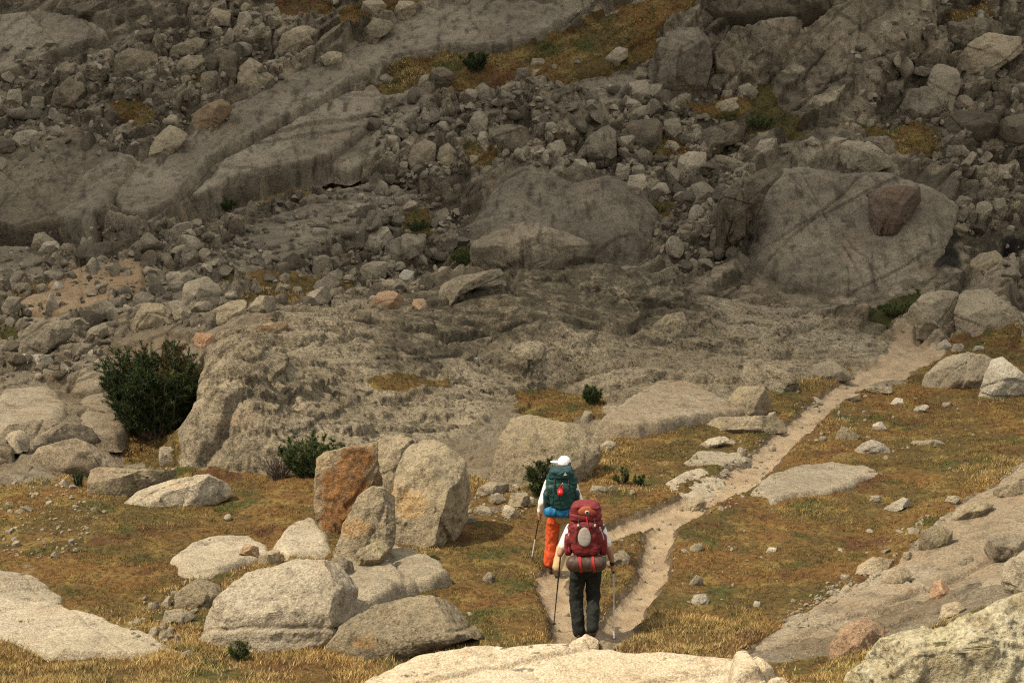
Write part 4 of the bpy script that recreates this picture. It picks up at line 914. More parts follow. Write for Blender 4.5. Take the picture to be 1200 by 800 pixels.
CUTS = {'dark red-brown block': [((-.25, .15, 1), .66), ((.9, .15, .7), .74), ((0, 1.1, .6), .78), ((-.2, -1, .5), .8)],
        'tall grey boulder with yellow': [((-.50, .10, 1), .66), ((1.35, .0, .42), .74), ((.1, 1.1, .6), .76), ((.25, -1.2, .75), .74), ((-1.1, .5, .3), .80)],
        'orange-stained boulder, left': [((-.15, .15, 1), .62), ((1.2, -.35, .55), .86), ((.1, 1.0, .55), .84), ((-1, -.1, .5), .88)],
        'large lichen-spotted': [((-.6, .3, 1), .66), ((.7, .5, .9), .66), ((0, 1.1, .7), .74), ((.9, -.4, .6), .8)],
        'biggest pale boulder': [((-.12, 1.0, .72), .50), ((.1, -.15, 1), .74), ((-.7, .2, .9), .74), ((-1, .1, .6), .84), ((.2, -.9, .8), .78)],
        'sunlit pale boulder': [((.05, .9, .9), .56), ((-.5, -.1, 1), .70), ((.7, .2, .8), .74)],
        'small wedge boulder': [((-.5, .25, 1), .70), ((.9, .1, .7), .80), ((0, -.7, 1), .80)]}
SPOTS = {'orange-stained boulder, left': [(406, 572, 30, 34), (394, 608, 18, 26), (418, 538, 20, 16)], 'tall grey boulder with yellow': [(481, 590, 21, 18)], 'small wedge boulder': [(415, 618, 22, 12)], 'sunlit pale boulder': [(428, 752, 16, 9)]}
POLYS = []
ROCKS = []
def wire(o, me, nm, label, cat, group=None): return tag(o, label, cat, group)
def build_rock(mode, st, label, px, seed, T=None, name=None, group=None, n=None, e=None, rough=1.0):
    w = np.ptp(px[:, 0]); h = np.ptp(px[:, 1]); m = max(w, h)
    if n is None: n = 4 if m < 17 else 5 if m < 60 else 6 if m < 190 else 7
    kind = 'stone' if m < 26 and mode == 'b' else 'boulder' if mode == 'b' else 'rock_slab'
    if name: kind = name
    if mode == 'b':
        i = np.argsort(-px[:, 1])[:2]
        bx, by = px[i, 0].mean(), px[:, 1].max() - .04 * h
        g = hit(bx, by) or hit(bx, by - 3)
        g = np.array(g[0]); dist = np.linalg.norm(g - CAM)
        N = -ray(px[:, 0].mean(), px[:, 1].mean())
        e1 = np.cross([0, 0, 1.0], N); e1 /= np.linalg.norm(e1); e2 = np.cross(N, e1)
        sw, sh = w * dist / F, h * dist / F
        Tt = T if T else .46 * math.sqrt(sw * sh) * 1.05
        fl = np.array([g[0], g[1], 0]); fl /= np.linalg.norm(fl)
        steep = 1 if g[2] > 1.2 and g[1] > 48 else 0
        ctr = g + fl * Tt * (.05 if st == 'brick' else .45 if steep else .7)
    elif mode == 'h':
        N = np.array([-.05, -.10, 1.0]); N /= np.linalg.norm(N); Tt = .45
        q = px[np.argmin(px[:, 1])]
        ctr = at_d(q[0], q[1], T)
        e1 = np.cross([0, 1.0, 0], N); e1 /= np.linalg.norm(e1); e2 = np.cross(N, e1)
    else:
        hs = []
        cpx = px.mean(0)
        for fct in (.92, .5, .1):
            for q in px:
                a = cpx + (q - cpx) * fct; r = hit(*a, trees=BVH[:4])
                if r: hs.append(r[0][:])
        hs = np.array(hs); g = np.median(hs, 0)
        A = np.c_[hs[:, 0] - g[0], hs[:, 1] - g[1], np.ones(len(hs))]
        co = np.linalg.lstsq(A, hs[:, 2] - g[2], rcond=None)[0]
        if mode == 'c': co[:2] = (.25, 1.35)   # a cliff stands steeper than the slope it rises from
        co[:2] = np.clip(co[:2], -1.4, 1.4)
        if mode == 'w': co[:2] = (.08, 1.0)
        if mode == 's' and co[1] < -.05: co[1] = 0
        N = np.array([-co[0], -co[1], 1.0]); N /= np.linalg.norm(N)
        g = np.array([g[0], g[1], g[2] + co[2]])
        e1 = np.cross([0, 1.0, 0], N) ; e1 /= np.linalg.norm(e1); e2 = np.cross(N, e1)
        Tt = T if T else .3
        ctr = g + N * Tt * .15
    def onplane(q):
        d = ray(*q); tt = ((ctr - CAM) @ N) / (d @ N)
        p = CAM + d * tt - ctr
        return (p @ e1, p @ e2)
    poly = np.array([onplane(q) for q in px])
    if poly_area(poly) < 0: poly = poly[::-1]
    if mode == 'b':   # the foot of the boulder runs on below the ground
        y0, hh = poly[:, 1].min(), np.ptp(poly[:, 1])
        poly[:, 1] -= .32 * hh * (1 - (poly[:, 1] - y0) / hh) ** 2
    if mode == 'b':
        own = next((v for k_, v in CUTS.items() if label.startswith(k_)), None)
        P, Fc, c = rock_shape(poly, Tt, n, seed, e if e else .53, 8, rough * (1.9 if st in ('spot', 'rust') else 1.25), False, 1.0 if st in ('cliff', 'dark') and m > 70 else 0, own)
    else:
        P, Fc, c = slab_shape(poly, Tt, seed, rough, int(np.clip(m * .75, 60, 300)), Tt * 1.25 if mode == 'w' else None, mode == 'c')
        P[:, 2] -= Tt * (.80 if mode == 'h' else .35)
    ctr = ctr + e1 * c[0] + e2 * c[1]
    W = P[:, :1] * e1 + P[:, 1:2] * e2 + P[:, 2:] * N
    if mode == 'b':   # seat it: let the foot run into the ground
        low = W[:, 2] < np.percentile(W[:, 2], 18)
        W[:, 2] = np.where(low, W[:, 2] - .25 * np.ptp(W[:, 2]) * .5, W[:, 2])
    base = np.array([0, 0, W[:, 2].min()])
    det = np.linalg.det(np.array([e1, e2, N]))
    if det < 0: Fc = Fc[:, ::-1]
    at = None
    for k_, sp in SPOTS.items():
        if label.startswith(k_):
            qx, qy = project(W + ctr); v = np.zeros(len(W))
            for a, b, ra, rb in sp: v = np.maximum(v, np.clip(1.5 - np.hypot((qx - a) / ra, (qy - b) / rb), 0, 1))
            at = {'spot': v}
    o = link(kind, np_mesh(kind, W - base, Fc, attrs=at), rock_mat(('rust' if st == 'rust' else 'spot') if at else st))
    o.location = ctr + base
    tag(o, label, {'rock_slab': 'rock slab', 'rock_outcrop': 'outcrop'}.get(kind, kind), group)
    POLYS.append(px); ROCKS.append((o, px, st, label))
    if mode in 'scw':
        BVH.append(BVHTree.FromPolygons([Vector(v) for v in (W + ctr)], [tuple(int(k) for k in f) for f in Fc]))
    return o
def poly_area(p):
    x, y = p[:, 0], p[:, 1]
    return .5 * np.sum(x * np.roll(y, -1) - y * np.roll(x, -1))

def run_table():
    rows = []
    for k, ln in enumerate(TABLE.strip().split('\n')):
        hd, label, pts = ln.split('|')
        crop, mode, st = hd.split()
        rows.append((mode[0], float(mode[1:]) if len(mode) > 1 else None, st, label, pts_of(crop, pts), zlib.crc32(label.encode()) % 99991))
    rows.sort(key=lambda r: r[0] not in 'scw')
    for mode, T, st, label, px, seed in rows:
        big = np.ptp(px[:, 0]) > 150 and mode == 's'
        # T of a boulder is given as a factor of its half width
        if mode == 'b' and T: 
            g = hit(px[:, 0].mean(), px[:, 1].max() - 2)
            dist = (Vector(CAM) - g[0]).length
            T = T * .5 * math.sqrt(np.ptp(px[:, 0]) * np.ptp(px[:, 1])) * dist / F
        build_rock(mode, st, label, px, seed, T, rough=(.75 if mode == 'h' else 2.2) if st in ('cream', 'lime') and np.ptp(px[:, 0]) > 80 else 1.0, n=7 if st in ('cream', 'lime', 'cliff') and np.ptp(px[:, 0]) > 80 else None, name='rock_outcrop' if 'outcrop' in label or 'cliff' in label.split()[-1:] or 'buttress' in label or 'cliff face' in label or 'ledge crossing' in label else None)
run_table()
print('rocks', len(ROCKS), round(time.time() - T00, 1))

# ---- further single stones lying against the traced ones
def in_any(x, y, L): return any(in_poly(x, y, q) for q in L)
def auto_stones(count):
    rr = random.Random(5); made = 0; used = set(); base = [r for r in ROCKS]
    for tries in range(4000):
        if made >= count: break
        o, px, st, label = rr.choice(base)
        if len(label.split()) > 10 or np.ptp(px[:, 0]) > 110: continue
        d = rr.choice(['left of', 'right of', 'above', 'below'])
        if (label, d) in used: continue
        w, h = np.ptp(px[:, 0]), np.ptp(px[:, 1]); c = (px.max(0) + px.min(0)) / 2
        s = rr.uniform(11, 21); sh = s * rr.uniform(.55, .85)
        off = {'left of': (-(w / 2 + s * .5), h * .2), 'right of': (w / 2 + s * .5, h * .2), 'above': (w * .1, -(h / 2 + sh * .45)), 'below': (-w * .1, h / 2 + sh * .5)}[d]
        x, y = c[0] + off[0], c[1] + off[1]
        if not (4 < x < 1196 and 3 < y < 420) or not in_any(x, y, TALUS): continue
        if any(poly_sd(np.array([x]), np.array([y]), q)[0] > -s * .28 for q in POLYS): continue
        k = rr.randint(6, 8); a0 = rr.random() * 6
        q = np.array([(x + s / 2 * rr.uniform(.75, 1.05) * math.cos(a0 + 2 * math.pi * i / k), y + sh / 2 * rr.uniform(.75, 1.05) * math.sin(a0 + 2 * math.pi * i / k)) for i in range(k)])
        s2 = rr.choice(['grey', 'mid', 'hill', 'slab', 'grey'])
        tone = {'grey': 'light grey', 'mid': 'tan', 'hill': 'brownish', 'slab': 'dark grey'}[s2]
        used.add((label, d)); made += 1
        build_rock('b', s2, f'{tone} stone {d} the {label}', q, 5000 + tries, name='stone')
    return made
print('auto', auto_stones(72), round(time.time() - T00, 1))

# ---- rubble nobody could count: one object
def scree(nm, label, sty, areas, seed):
    r = np.random.default_rng(seed)
    tpl = []
    for k in range(14):
        D, Fc = ico(3)
        P = D * r.uniform(.4, 1, 3)
        for i in range(7):
            n = r.normal(size=3); n /= np.linalg.norm(n); pr = P @ n; hh = pr.max() * r.uniform(.45, .75)
            P = P - n * (np.clip(pr - hh, 0, None) * 1.0)[:, None]
        P = P * (1 + .05 * fbm(P * 2 + k * 9, 2, k))[:, None]
        tpl.append(P)
    Fc = ico(3)[1]
    Vs, Fs, Tn, n0 = [], [], [], 0
    for poly, cnt, sc in areas:
        lo, hi = poly.min(0), poly.max(0); k = 0; tr = 0
        while k < cnt and tr < cnt * 4:
            tr += 1
            x, y = r.uniform(lo[0], hi[0]), r.uniform(lo[1], hi[1])
            if not in_poly(x, y, poly): continue
            big = fbm(np.array([[x * .018, y * .03, 2.0]]), 2, 8)[0]
            if sc == 1.0 and r.random() > .55 + 1.3 * big: continue
            g = hit(x, y)
            if g is None or (sc >= .8 and r.random() < .85 and any(in_poly(x, y, v[0]) for v in VEG)): continue
            s = sc * float(np.clip(r.lognormal(math.log(.10), .7), .04, .48))
            P = tpl[r.integers(14)] * s
            a = r.uniform(0, 6.28); b = r.normal() * .4
            Rz = np.array(Matrix.Rotation(a, 3, 'Z') @ Matrix.Rotation(b, 3, 'X'))
            Vs.append(P @ Rz.T + np.array(g[0]) + np.array([0, 0, s * .05])); Fs.append(Fc + n0); Tn.append(np.full(len(P), r.random())); n0 += len(P); k += 1
    o = link(nm, np_mesh(nm, np.concatenate(Vs), np.concatenate(Fs), False, {'tone': np.concatenate(Tn)}), rock_mat(sty))
    tag(o, label, nm, kind='stuff')
    return len(Vs)
STY['hill2'] = dict(tone=1, base=(.23, .19, .13), light=(.37, .31, .22), dark=(.09, .075, .050), mid=.5, warm=.35, crust=.3)
scree('rubble', 'small loose angular stones scattered between the larger boulders', 'hill2', [(q, w, 1.0) for q, w in zip(TALUS, (1400, 750, 900, 600, 320))] + [(pts_of('P', '0,380 125,385 125,430 0,450'), 220, .9), (pts_of('P', '560,80 680,65 720,95 600,110'), 30, .8)], 3)
scree('gravel', 'pale gravel and small stones lying in thin turf and beside the path', 'pale', [(pts_of('P', '0,560 70,560 130,595 90,650 0,660'), 260, .28), (pts_of('P', '545,575 600,565 640,590 600,610 550,612'), 60, .45),
   (pts_of('P', '170,700 215,690 255,735 215,770 150,745'), 90, .4), (pts_of('P', '845,545 905,520 920,560 850,600 810,600'), 130, .28), (pts_of('P', '930,460 1010,450 1030,490 960,520 920,510'), 70, .4),
   (pts_of('P', '900,730 960,690 1020,660 1060,650 1000,700 940,740'), 200, .22), (pts_of('P', '1020,640 1080,605 1130,600 1100,640 1040,670'), 60, .35), (pts_of('P', '700,530 800,515 840,545 760,590 700,570'), 45, .3),
   (pts_of('P', '780,640 870,630 860,720 780,740'), 40, .18), (pts_of('P', '1000,465 1100,450 1190,480 1150,540 1020,540'), 60, .25), (pts_of('P', '860,500 900,480 910,520 850,560'), 40, .3), (pts_of('P', '700,745 760,660 775,610 800,600 790,660 740,735'), 70, .16), (pts_of('P', '690,640 800,590 800,610 700,660'), 60, .16), (pts_of('P', '880,545 930,500 1000,450 1010,455 940,510 890,555'), 60, .2), (pts_of('P', '640,680 670,690 685,760 655,760'), 40, .14), (pts_of('P', '100,600 380,570 560,620 640,720 560,755 450,690 200,690'), 22, .3), (pts_of('P', '790,620 1000,590 1180,500 1190,560 1040,650 880,750 760,740'), 34, .28)], 4)
print('scree', round(time.time() - T00, 1))
# ================================================================ PEOPLE
class Blob:
    """tapered limbs and ellipsoids fused into one continuous skin"""
    def __init__(s): s.bm = bmesh.new()
    def ell(s, c, r, rot=None, seg=14):
        m = Matrix.Translation(c)
        if rot: m = m @ rot.to_4x4()
        m = m @ Matrix.Diagonal((r[0], r[1], r[2], 1))
        bmesh.ops.create_uvsphere(s.bm, u_segments=seg, v_segments=seg - 4, radius=1, matrix=m); return s
    def cap(s, a, ra, b, rb, seg=12):
        a, b = Vector(a), Vector(b); d = b - a
        q = d.to_track_quat('Z', 'Y').to_matrix().to_4x4()
        bmesh.ops.create_cone(s.bm, segments=seg, radius1=ra, radius2=rb, depth=d.length, cap_ends=True, matrix=Matrix.Translation((a + b) / 2) @ q)
        for p, r in ((a, ra), (b, rb)): bmesh.ops.create_uvsphere(s.bm, u_segments=seg, v_segments=8, radius=r, matrix=Matrix.Translation(p))
        return s
    def chain(s, pts):
        for (a, ra), (b, rb) in zip(pts[:-1], pts[1:]): s.cap(a, ra, b, rb)
        return s
    def build(s, name, mat, parent, vox=.011, it=3, wr=0, wf=9, origin=(0, 0, 0)):
        me = bpy.data.meshes.new(name); s.bm.to_mesh(me); s.bm.free()
        o = bpy.data.objects.new(name, me); COL.objects.link(o)
        m = o.modifiers.new('r', 'REMESH'); m.mode = 'VOXEL'; m.voxel_size = vox; m.use_smooth_shade = True
        m = o.modifiers.new('s', 'SMOOTH'); m.factor = .5; m.iterations = it
        dg = bpy.context.evaluated_depsgraph_get(); dg.update()
        ev = o.evaluated_get(dg); m2 = bpy.data.meshes.new_from_object(ev)
        bpy.data.objects.remove(o); bpy.data.meshes.remove(me)
        if wr:
            n = len(m2.vertices); co = np.empty(n * 3, np.float32); m2.vertices.foreach_get('co', co); co = co.reshape(-1, 3).astype(float)
            no = np.empty(n * 3, np.float32); m2.vertices.foreach_get('normal', no); no = no.reshape(-1, 3)
            d = wr * (ridged(co * np.array([wf, wf, wf * .7]), 2, 3) - .3 + .8 * fbm(co * wf * .6, 2, 8))
            m2.vertices.foreach_set('co', (co + no * d[:, None]).astype(np.float32).ravel()); m2.update()
        m2.name = name
        return link(name, m2, mat, parent)
def hand(B, wrist, grip, axis, side):
    """palm and five fingers closed round a shaft at grip; side points from the shaft to the palm"""
    wrist, grip, axis, side = Vector(wrist), Vector(grip), Vector(axis).normalized(), Vector(side).normalized()
    side = (side - axis * side.dot(axis)).normalized(); cr = axis.cross(side)
    pc = grip + side * .034
    B.cap(wrist, .027, pc + (wrist - pc) * .25, .026)
    B.cap(pc + axis * .025, .020, pc - axis * .028, .019)
    for i, (ln, rr) in enumerate(((1.0, .0095), (1.08, .0098), (1.0, .0095), (.82, .0085))):
        off = axis * (.033 - .0215 * i)
        pts = []
        for a in (0, 65, 130, 195):
            th = math.radians(a * ln)
            pts.append((grip + off + side * .026 * math.cos(th) + cr * .026 * math.sin(th), rr))
        B.chain([(p, r * (1 - .06 * k)) for k, (p, r) in enumerate(pts)])
    th0 = grip + axis * .03
    B.chain([(pc + axis * .02 - cr * .01, .013), (th0 + side * .02 - cr * .026, .011), (th0 + axis * .012 - side * .012 - cr * .024, .0095)])
def head(B, c, yaw):
    """skull, jaw, ears, nose, brow; yaw turns the face (0 = away from the viewer)"""
    R = Matrix.Rotation(yaw, 3, 'Z'); c = Vector(c)
    P = lambda x, y, z: c + R @ Vector((x, y, z))
    B.ell(P(0, 0, .03), (.077, .096, .098), R); B.ell(P(0, .022, -.05), (.060, .073, .072), R)
    B.ell(P(0, .098, -.018), (.014, .020, .024), R); B.ell(P(0, .084, -.062), (.024, .014, .012), R)
    for s in (-1, 1): B.ell(P(.078 * s, -.005, -.01), (.012, .020, .031), R); B.ell(P(.032 * s, .082, .012), (.020, .014, .009), R)
    return P
def face(P, parent):
    for s in (-1, 1):
        b = Blob(); b.ell(P(.031 * s, .083, .0), (.013, .010, .010)); b.build('eye', M['eye'], parent, .003, 1)
M = {}
M['skin'] = plain('skin', (.36, .19, .115), .6, .3, .06)
M['eye'] = plain('eyeball', (.10, .07, .05), .3, .4)
M['shirt'] = plain('white_cotton', (.74, .70, .63), .9, .1, .05)
M['charcoal'] = plain('charcoal_cloth', (.020, .0215, .018), .9, .12, .25)
M['red'] = plain('red_nylon', (.150, .016, .016), .6, .3, .2)
M['redhi'] = plain('bright_red_webbing', (.36, .022, .020), .6, .3)
M['rust'] = plain('rust_nylon', (.34, .085, .035), .7, .25)
M['stone'] = plain('stone_grey_panel', (.36, .33, .28), .8, .2)
M['brown'] = plain('brown_coated_fabric', (.066, .036, .023), .5, .4, .2)
M['boot'] = plain('brown_leather', (.085, .045, .028), .8, .2)
M['sole'] = plain('boot_sole', (.03, .022, .018), .9, .1)
M['green'] = plain('dark_green_nylon', (.0075, .046, .037), .6, .3, .25)
M['greenhi'] = plain('deep_teal_nylon', (.010, .040, .041), .6, .3, .25)
M['blue'] = plain('blue_nylon', (.006, .125, .26), .5, .35, .2)
M['orange'] = plain('orange_cloth', (.56, .085, .026), .85, .15, .1)
M['tan'] = plain('tan_cloth', (.47, .34, .18), .9, .1, .1)
M['hair'] = plain('brown_hair', (.085, .040, .022), .6, .3, .3, 60)
M['cap'] = plain('white_cap_cloth', (.80, .78, .74), .9, .1, .03)
M['mug'] = plain('red_enamel', (.55, .020, .018), .25, .5)
M['metal'] = plain('grey_metal', (.42, .40, .36), .35, .5, .05, 30, .8)
M['black'] = plain('black_shaft', (.018, .018, .018), .45, .4)
M['pale'] = plain('pale_shaft', (.60, .56, .48), .5, .4)
M['strap'] = plain('pale_webbing', (.48, .45, .40), .8, .2)
M['cork'] = plain('dark_grip', (.035, .028, .022), .8, .2)
M['grass_mark'] = plain('pale_mark', (.42, .50, .36), .7, .2)

def superbox(parent, name, mat, c, r, e=.35, taper=0, lean=0, n=5, wr=.012, seed=1, sub=None, pw=4):
    D, Fc = ico(n)
    P = np.sign(D) * np.abs(D) ** e
    P /= np.maximum(1e-6, np.max(np.abs(P), axis=1)) [:, None] ** .0 + 0
    P = P / (np.sum(np.abs(P) ** pw, axis=1) ** (1 / pw))[:, None]
    P = P * np.array(r)
    k = 1 - taper * (P[:, 2] / r[2])
    P[:, 0] *= k; P[:, 1] += lean * P[:, 2]
    nn = D
    s = float(np.mean(r))
    P = P + nn * (wr * (fbm(P * 7 + seed, 3, seed) + .7 * ridged(P * np.array([5, 5, 11]) + seed, 2, seed + 2) - .3))[:, None]
    P += np.array(c)
    return link(name, np_mesh(name, P, Fc), mat, parent)
def band(parent, name, mat, pts, r=.012, flat=.5, ):
    b = Blob(); b.chain([(Vector(p), r) for p in pts]); return b.build(name, mat, parent, .006, 2)
def shaft(nm, label, grip, tip, mats, group, loc):
    e_ = empty(nm, loc); grip, tip = Vector(grip), Vector(tip); d = (tip - grip).normalized()
    tag(e_, label, 'trekking pole', group)
    def cyl(nm, a, b, r1, r2, m):
        bm = bmesh.new(); q = (b - a).to_track_quat('Z', 'Y').to_matrix().to_4x4()
        bmesh.ops.create_cone(bm, segments=10, radius1=r1, radius2=r2, depth=(b - a).length, cap_ends=True, matrix=Matrix.Translation((a + b) / 2) @ q)
        me = bpy.data.meshes.new(nm); bm.to_mesh(me); bm.free(); return link(nm, me, m, e_)
    cyl('grip', grip - d * .07, grip + d * .07, .017, .015, M['cork'])
    cyl('knob', grip - d * .085, grip - d * .07, .016, .020, M['cork'])
    L = (tip - grip).length
    cyl('upper_shaft', grip + d * .07, grip + d * L * .5, .0100, .0100, mats[0])
    cyl('lower_shaft', grip + d * L * .5, tip - d * .05, .0085, .0075, mats[1])
    cyl('basket', tip - d * .075, tip - d * .065, .034, .028, M['black'])
    cyl('tip', tip - d * .05, tip + d * .02, .006, .003, M['metal'])
    return e_

def boot(parent, ankle, heel, toe, mat):
    b = Blob(); a, h, t_ = Vector(ankle), Vector(heel), Vector(toe)
    b.cap(a, .056, a * .5 + h * .5, .052); b.cap(h, .045, t_ * .5 + h * .5, .048); b.cap(t_ * .5 + h * .5, .048, t_, .040)
    b.cap(a * .6 + h * .4, .05, t_ * .6 + h * .4, .045)
    o = b.build('boot', mat, parent, .009, 3)
    s = Blob(); dn = Vector((0, 0, -.036))
    s.cap(h + dn, .030, t_ * .5 + h * .5 + dn, .032); s.cap(t_ * .5 + h * .5 + dn, .032, t_ + dn * .8, .028)
    s.build('sole', M['sole'], o, .008, 1)
def place_root(px, py, up=0):
    g = hit(px, py, trees=BVH[:4])[0]
    return Vector((g[0], g[1], g[2] + up))

# ---------------- the hiker with the red pack
base1 = place_root(686, 747)
p1 = empty('person', base1); tag(p1, 'hiker in white t-shirt and charcoal trousers under the big red backpack', 'person', 'hikers on the path')
lh, lk, la = (-.100, .02, .93), (-.125, .06, .50), (-.085, -.01, .11)
rh, rk, ra = (.095, .02, .93), (.105, .12, .53), (.085, -.14, .22)
B = Blob()
B.ell((0, .02, .95), (.165, .115, .13)); B.ell((0, .07, 1.12), (.145, .105, .16)); B.ell((0, .12, 1.32), (.180, .120, .18))
B.cap((-.16, .13, 1.435), .062, (.16, .13, 1.435), .062); B.cap((0, .15, 1.45), .060, (0, .20, 1.56), .055)
P1 = head(B, (0, .235, 1.60), 0)
for h_, k_, a_ in ((lh, lk, la), (rh, rk, ra)): B.chain([(h_, .092), (k_, .058), (Vector(k_) * .65 + Vector(a_) * .35 + Vector((0, -.02, 0)), .057), (a_, .040)])
B.cap(la, .04, (-.085, .13, .045), .035); B.cap(ra, .04, (.095, -.03, .07), .035)
el1, wr1 = (-.335, .02, 1.13), (-.325, .255, 1.10)
B.chain([((-.185, .12, 1.43), .058), (el1, .043), ((-.333, .11, 1.125), .043), (wr1, .027)])
el2, wr2 = (.305, .04, 1.17), (.355, .10, .965)
B.chain([((.185, .12, 1.43), .058), (el2, .043), ((.325, .06, 1.10), .043), (wr2, .027)])
g1, g2 = (-.315, .335, 1.09), (.368, .135, .905)
t1 = Vector((-.41, .42, 0)); t2 = Vector((.375, -.06, 0))
t1.z = ground_z(base1.x + t1.x, base1.y + t1.y) - base1.z; t2.z = ground_z(base1.x + t2.x, base1.y + t2.y) - base1.z
hand(B, wr1, g1, Vector(g1) - t1, (0, -1, .1)); hand(B, wr2, g2, Vector(g2) - t2, (-.4, -.8, .4))
body1 = B.build('body', M['skin'], p1, .0065, 3); face(P1, p1)
b = Blob(); b.ell((0, .02, .95), (.185, .135, .15)); b.ell((0, .06, 1.02), (.165, .12, .10))
b.chain([(lh, .110), (lk, .083), (Vector(lk) * .5 + Vector(la) * .5 + Vector((0, -.02, 0)), .082), ((-.085, -.015, .09), .078)])
b.chain([(rh, .110), (rk, .083), (Vector(rk) * .5 + Vector(ra) * .5 + Vector((0, -.02, 0)), .080), ((.085, -.15, .19), .074)])
b.build('trousers', M['charcoal'], p1, .010, 3, .020, 9)
b = Blob(); b.ell((0, .07, 1.13), (.165, .125, .18)); b.ell((0, .12, 1.32), (.200, .14, .19)); b.cap((-.165, .12, 1.44), .075, (.165, .12, 1.44), .075)
b.cap((-.185, .12, 1.44), .078, (-.285, .05, 1.235), .074); b.cap((.185, .12, 1.44), .078, (.265, .07, 1.255), .074)
b.build('shirt', M['shirt'], p1, .010, 3, .007, 10)
boot(p1, (-.085, -.01, .12), (-.085, -.04, .05), (-.09, .17, .045), M['boot']); boot(p1, (.085, -.15, .20), (.088, -.165, .125), (.10, .0, .045), M['boot'])
b = Blob(); b.ell(P1(0, -.018, .045), (.085, .098, .098)); b.build('hair', M['hair'], p1, .008, 2, .006, 30)
b = Blob(); b.cap((.345, .085, .995), .033, (.35, .092, .975), .033); b.build('wristband', M['black'], p1, .006, 1)
b = Blob(); b.ell((-.150, -.115, .985), (.055, .04, .035)); b.build('pocket_flap', M['strap'], p1, .007, 2, .006, 25)

bp1 = empty('backpack', base1); tag(bp1, 'tall dark red backpack with oval grey panel and red top lid', 'backpack')
bag = superbox(bp1, 'bag', M['red'], (-.01, -.17, 1.43), (.215, .155, .27), .55, -.05, .06, 6, .030, 3)
superbox(bp1, 'lid_panel', M['rust'], (-.005, -.300, 1.775), (.115, .024, .062), 1, .1, 0, 5, .003, 7, None, 2)
superbox(bp1, 'lid', M['red'], (-.01, -.145, 1.765), (.185, .165, .095), .7, .12, 0, 6, .026, 5)
superbox(bp1, 'lid_skirt', M['red'], (-.01, -.15, 1.685), (.205, .170, .06), .6, .0, 0, 5, .014, 6)
superbox(bp1, 'front_pocket', M['red'], (-.02, -.315, 1.42), (.150, .045, .215), .6, .12, .06, 6, .016, 9)
superbox(bp1, 'panel', M['stone'], (-.035, -.368, 1.455), (.083, .014, .125), 1.0, .10, .06, 5, .002, 10, None, 2)
for s in (-1, 1):
    superbox(bp1, 'side_pocket', M['red'], (-.01 + .225 * s, -.15, 1.30), (.050, .105, .135), .6, 0, 0, 5, .010, 12 + s)
    band(bp1, 'shoulder_strap', M['black'], [(.10 * s, .0, 1.50), (.125 * s, .12, 1.535), (.13 * s, .235, 1.45), (.15 * s, .22, 1.26), (.18 * s, .08, 1.14)], .021)
    band(bp1, 'side_strap', M['redhi'], [(-.01 + .215 * s, -.27, 1.23), (-.01 + .232 * s, -.19, 1.42), (-.01 + .19 * s, -.25, 1.62)], .008)
for x in (-.11, .10):
    band(bp1, 'lid_buckle_strap', M['black'], [(x, -.30, 1.70), (x, -.345, 1.62), (x * 1.1, -.352, 1.56)], .007)
    b = Blob(); b.ell((x * 1.02, -.352, 1.60), (.016, .010, .022)); b.build('buckle', M['strap'], bp1, .005, 1)
for z in (1.27, 1.36, 1.50):
    for s in (-1, 1): band(bp1, 'compression_strap', M['black'], [(-.01 + .15 * s, -.335, z), (-.01 + .20 * s, -.28, z + .01), (-.01 + .235 * s, -.18, z + .03), (-.01 + .22 * s, -.08, z + .04)], .0065)
band(bp1, 'zip', M['black'], [(-.135, -.35, 1.30), (-.14, -.355, 1.45), (-.10, -.36, 1.58), (.05, -.362, 1.60), (.11, -.355, 1.48), (.105, -.35, 1.30)], .005)
band(bp1, 'haul_loop', M['black'], [(-.04, -.02, 1.78), (-.03, .02, 1.83), (.03, .02, 1.83), (.04, -.02, 1.78)], .008)
band(bp1, 'hip_belt', M['black'], [(-.16, -.05, 1.05), (-.20, .05, 1.03), (-.12, .16, 1.01), (.12, .16, 1.01), (.20, .05, 1.03), (.16, -.05, 1.05)], .026)
band(bp1, 'webbing_strap', M['strap'], [(.165, -.29, 1.56), (.215, -.245, 1.40), (.245, -.20, 1.22)], .013)
band(bp1, 'webbing_strap', M['strap'], [(-.195, -.245, 1.55), (-.235, -.21, 1.42), (-.24, -.20, 1.24)], .011)
band(bp1, 'lid_strap', M['redhi'], [(-.005, -.32, 1.70), (.005, -.345, 1.62), (.02, -.365, 1.55)], .009)
b = Blob(); b.ell((0, -.323, 1.765), (.030, .012, .028)); b.build('emblem', M['strap'], bp1, .004, 1)
b = Blob(); b.ell((0, -.335, 1.765), (.020, .009, .018)); b.build('emblem_centre', M['black'], bp1, .004, 1)
b = Blob(); b.ell((-.215, -.03, 1.50), (.035, .03, .045)); b.build('clip', M['strap'], bp1, .006, 1)
b = Blob(); b.ell((.205, -.10, 1.515), (.04, .03, .035)); b.build('clip', M['blue'], bp1, .006, 1)
sr = empty('sleeping_roll', base1); tag(sr, 'brown rolled mat strapped under the red backpack by two red straps', 'sleeping mat')
b = Blob(); b.cap((-.165, -.30, 1.085), .106, (.150, -.30, 1.085), .106, 24); b.build('roll', M['brown'], sr, .010, 2, .007, 12)
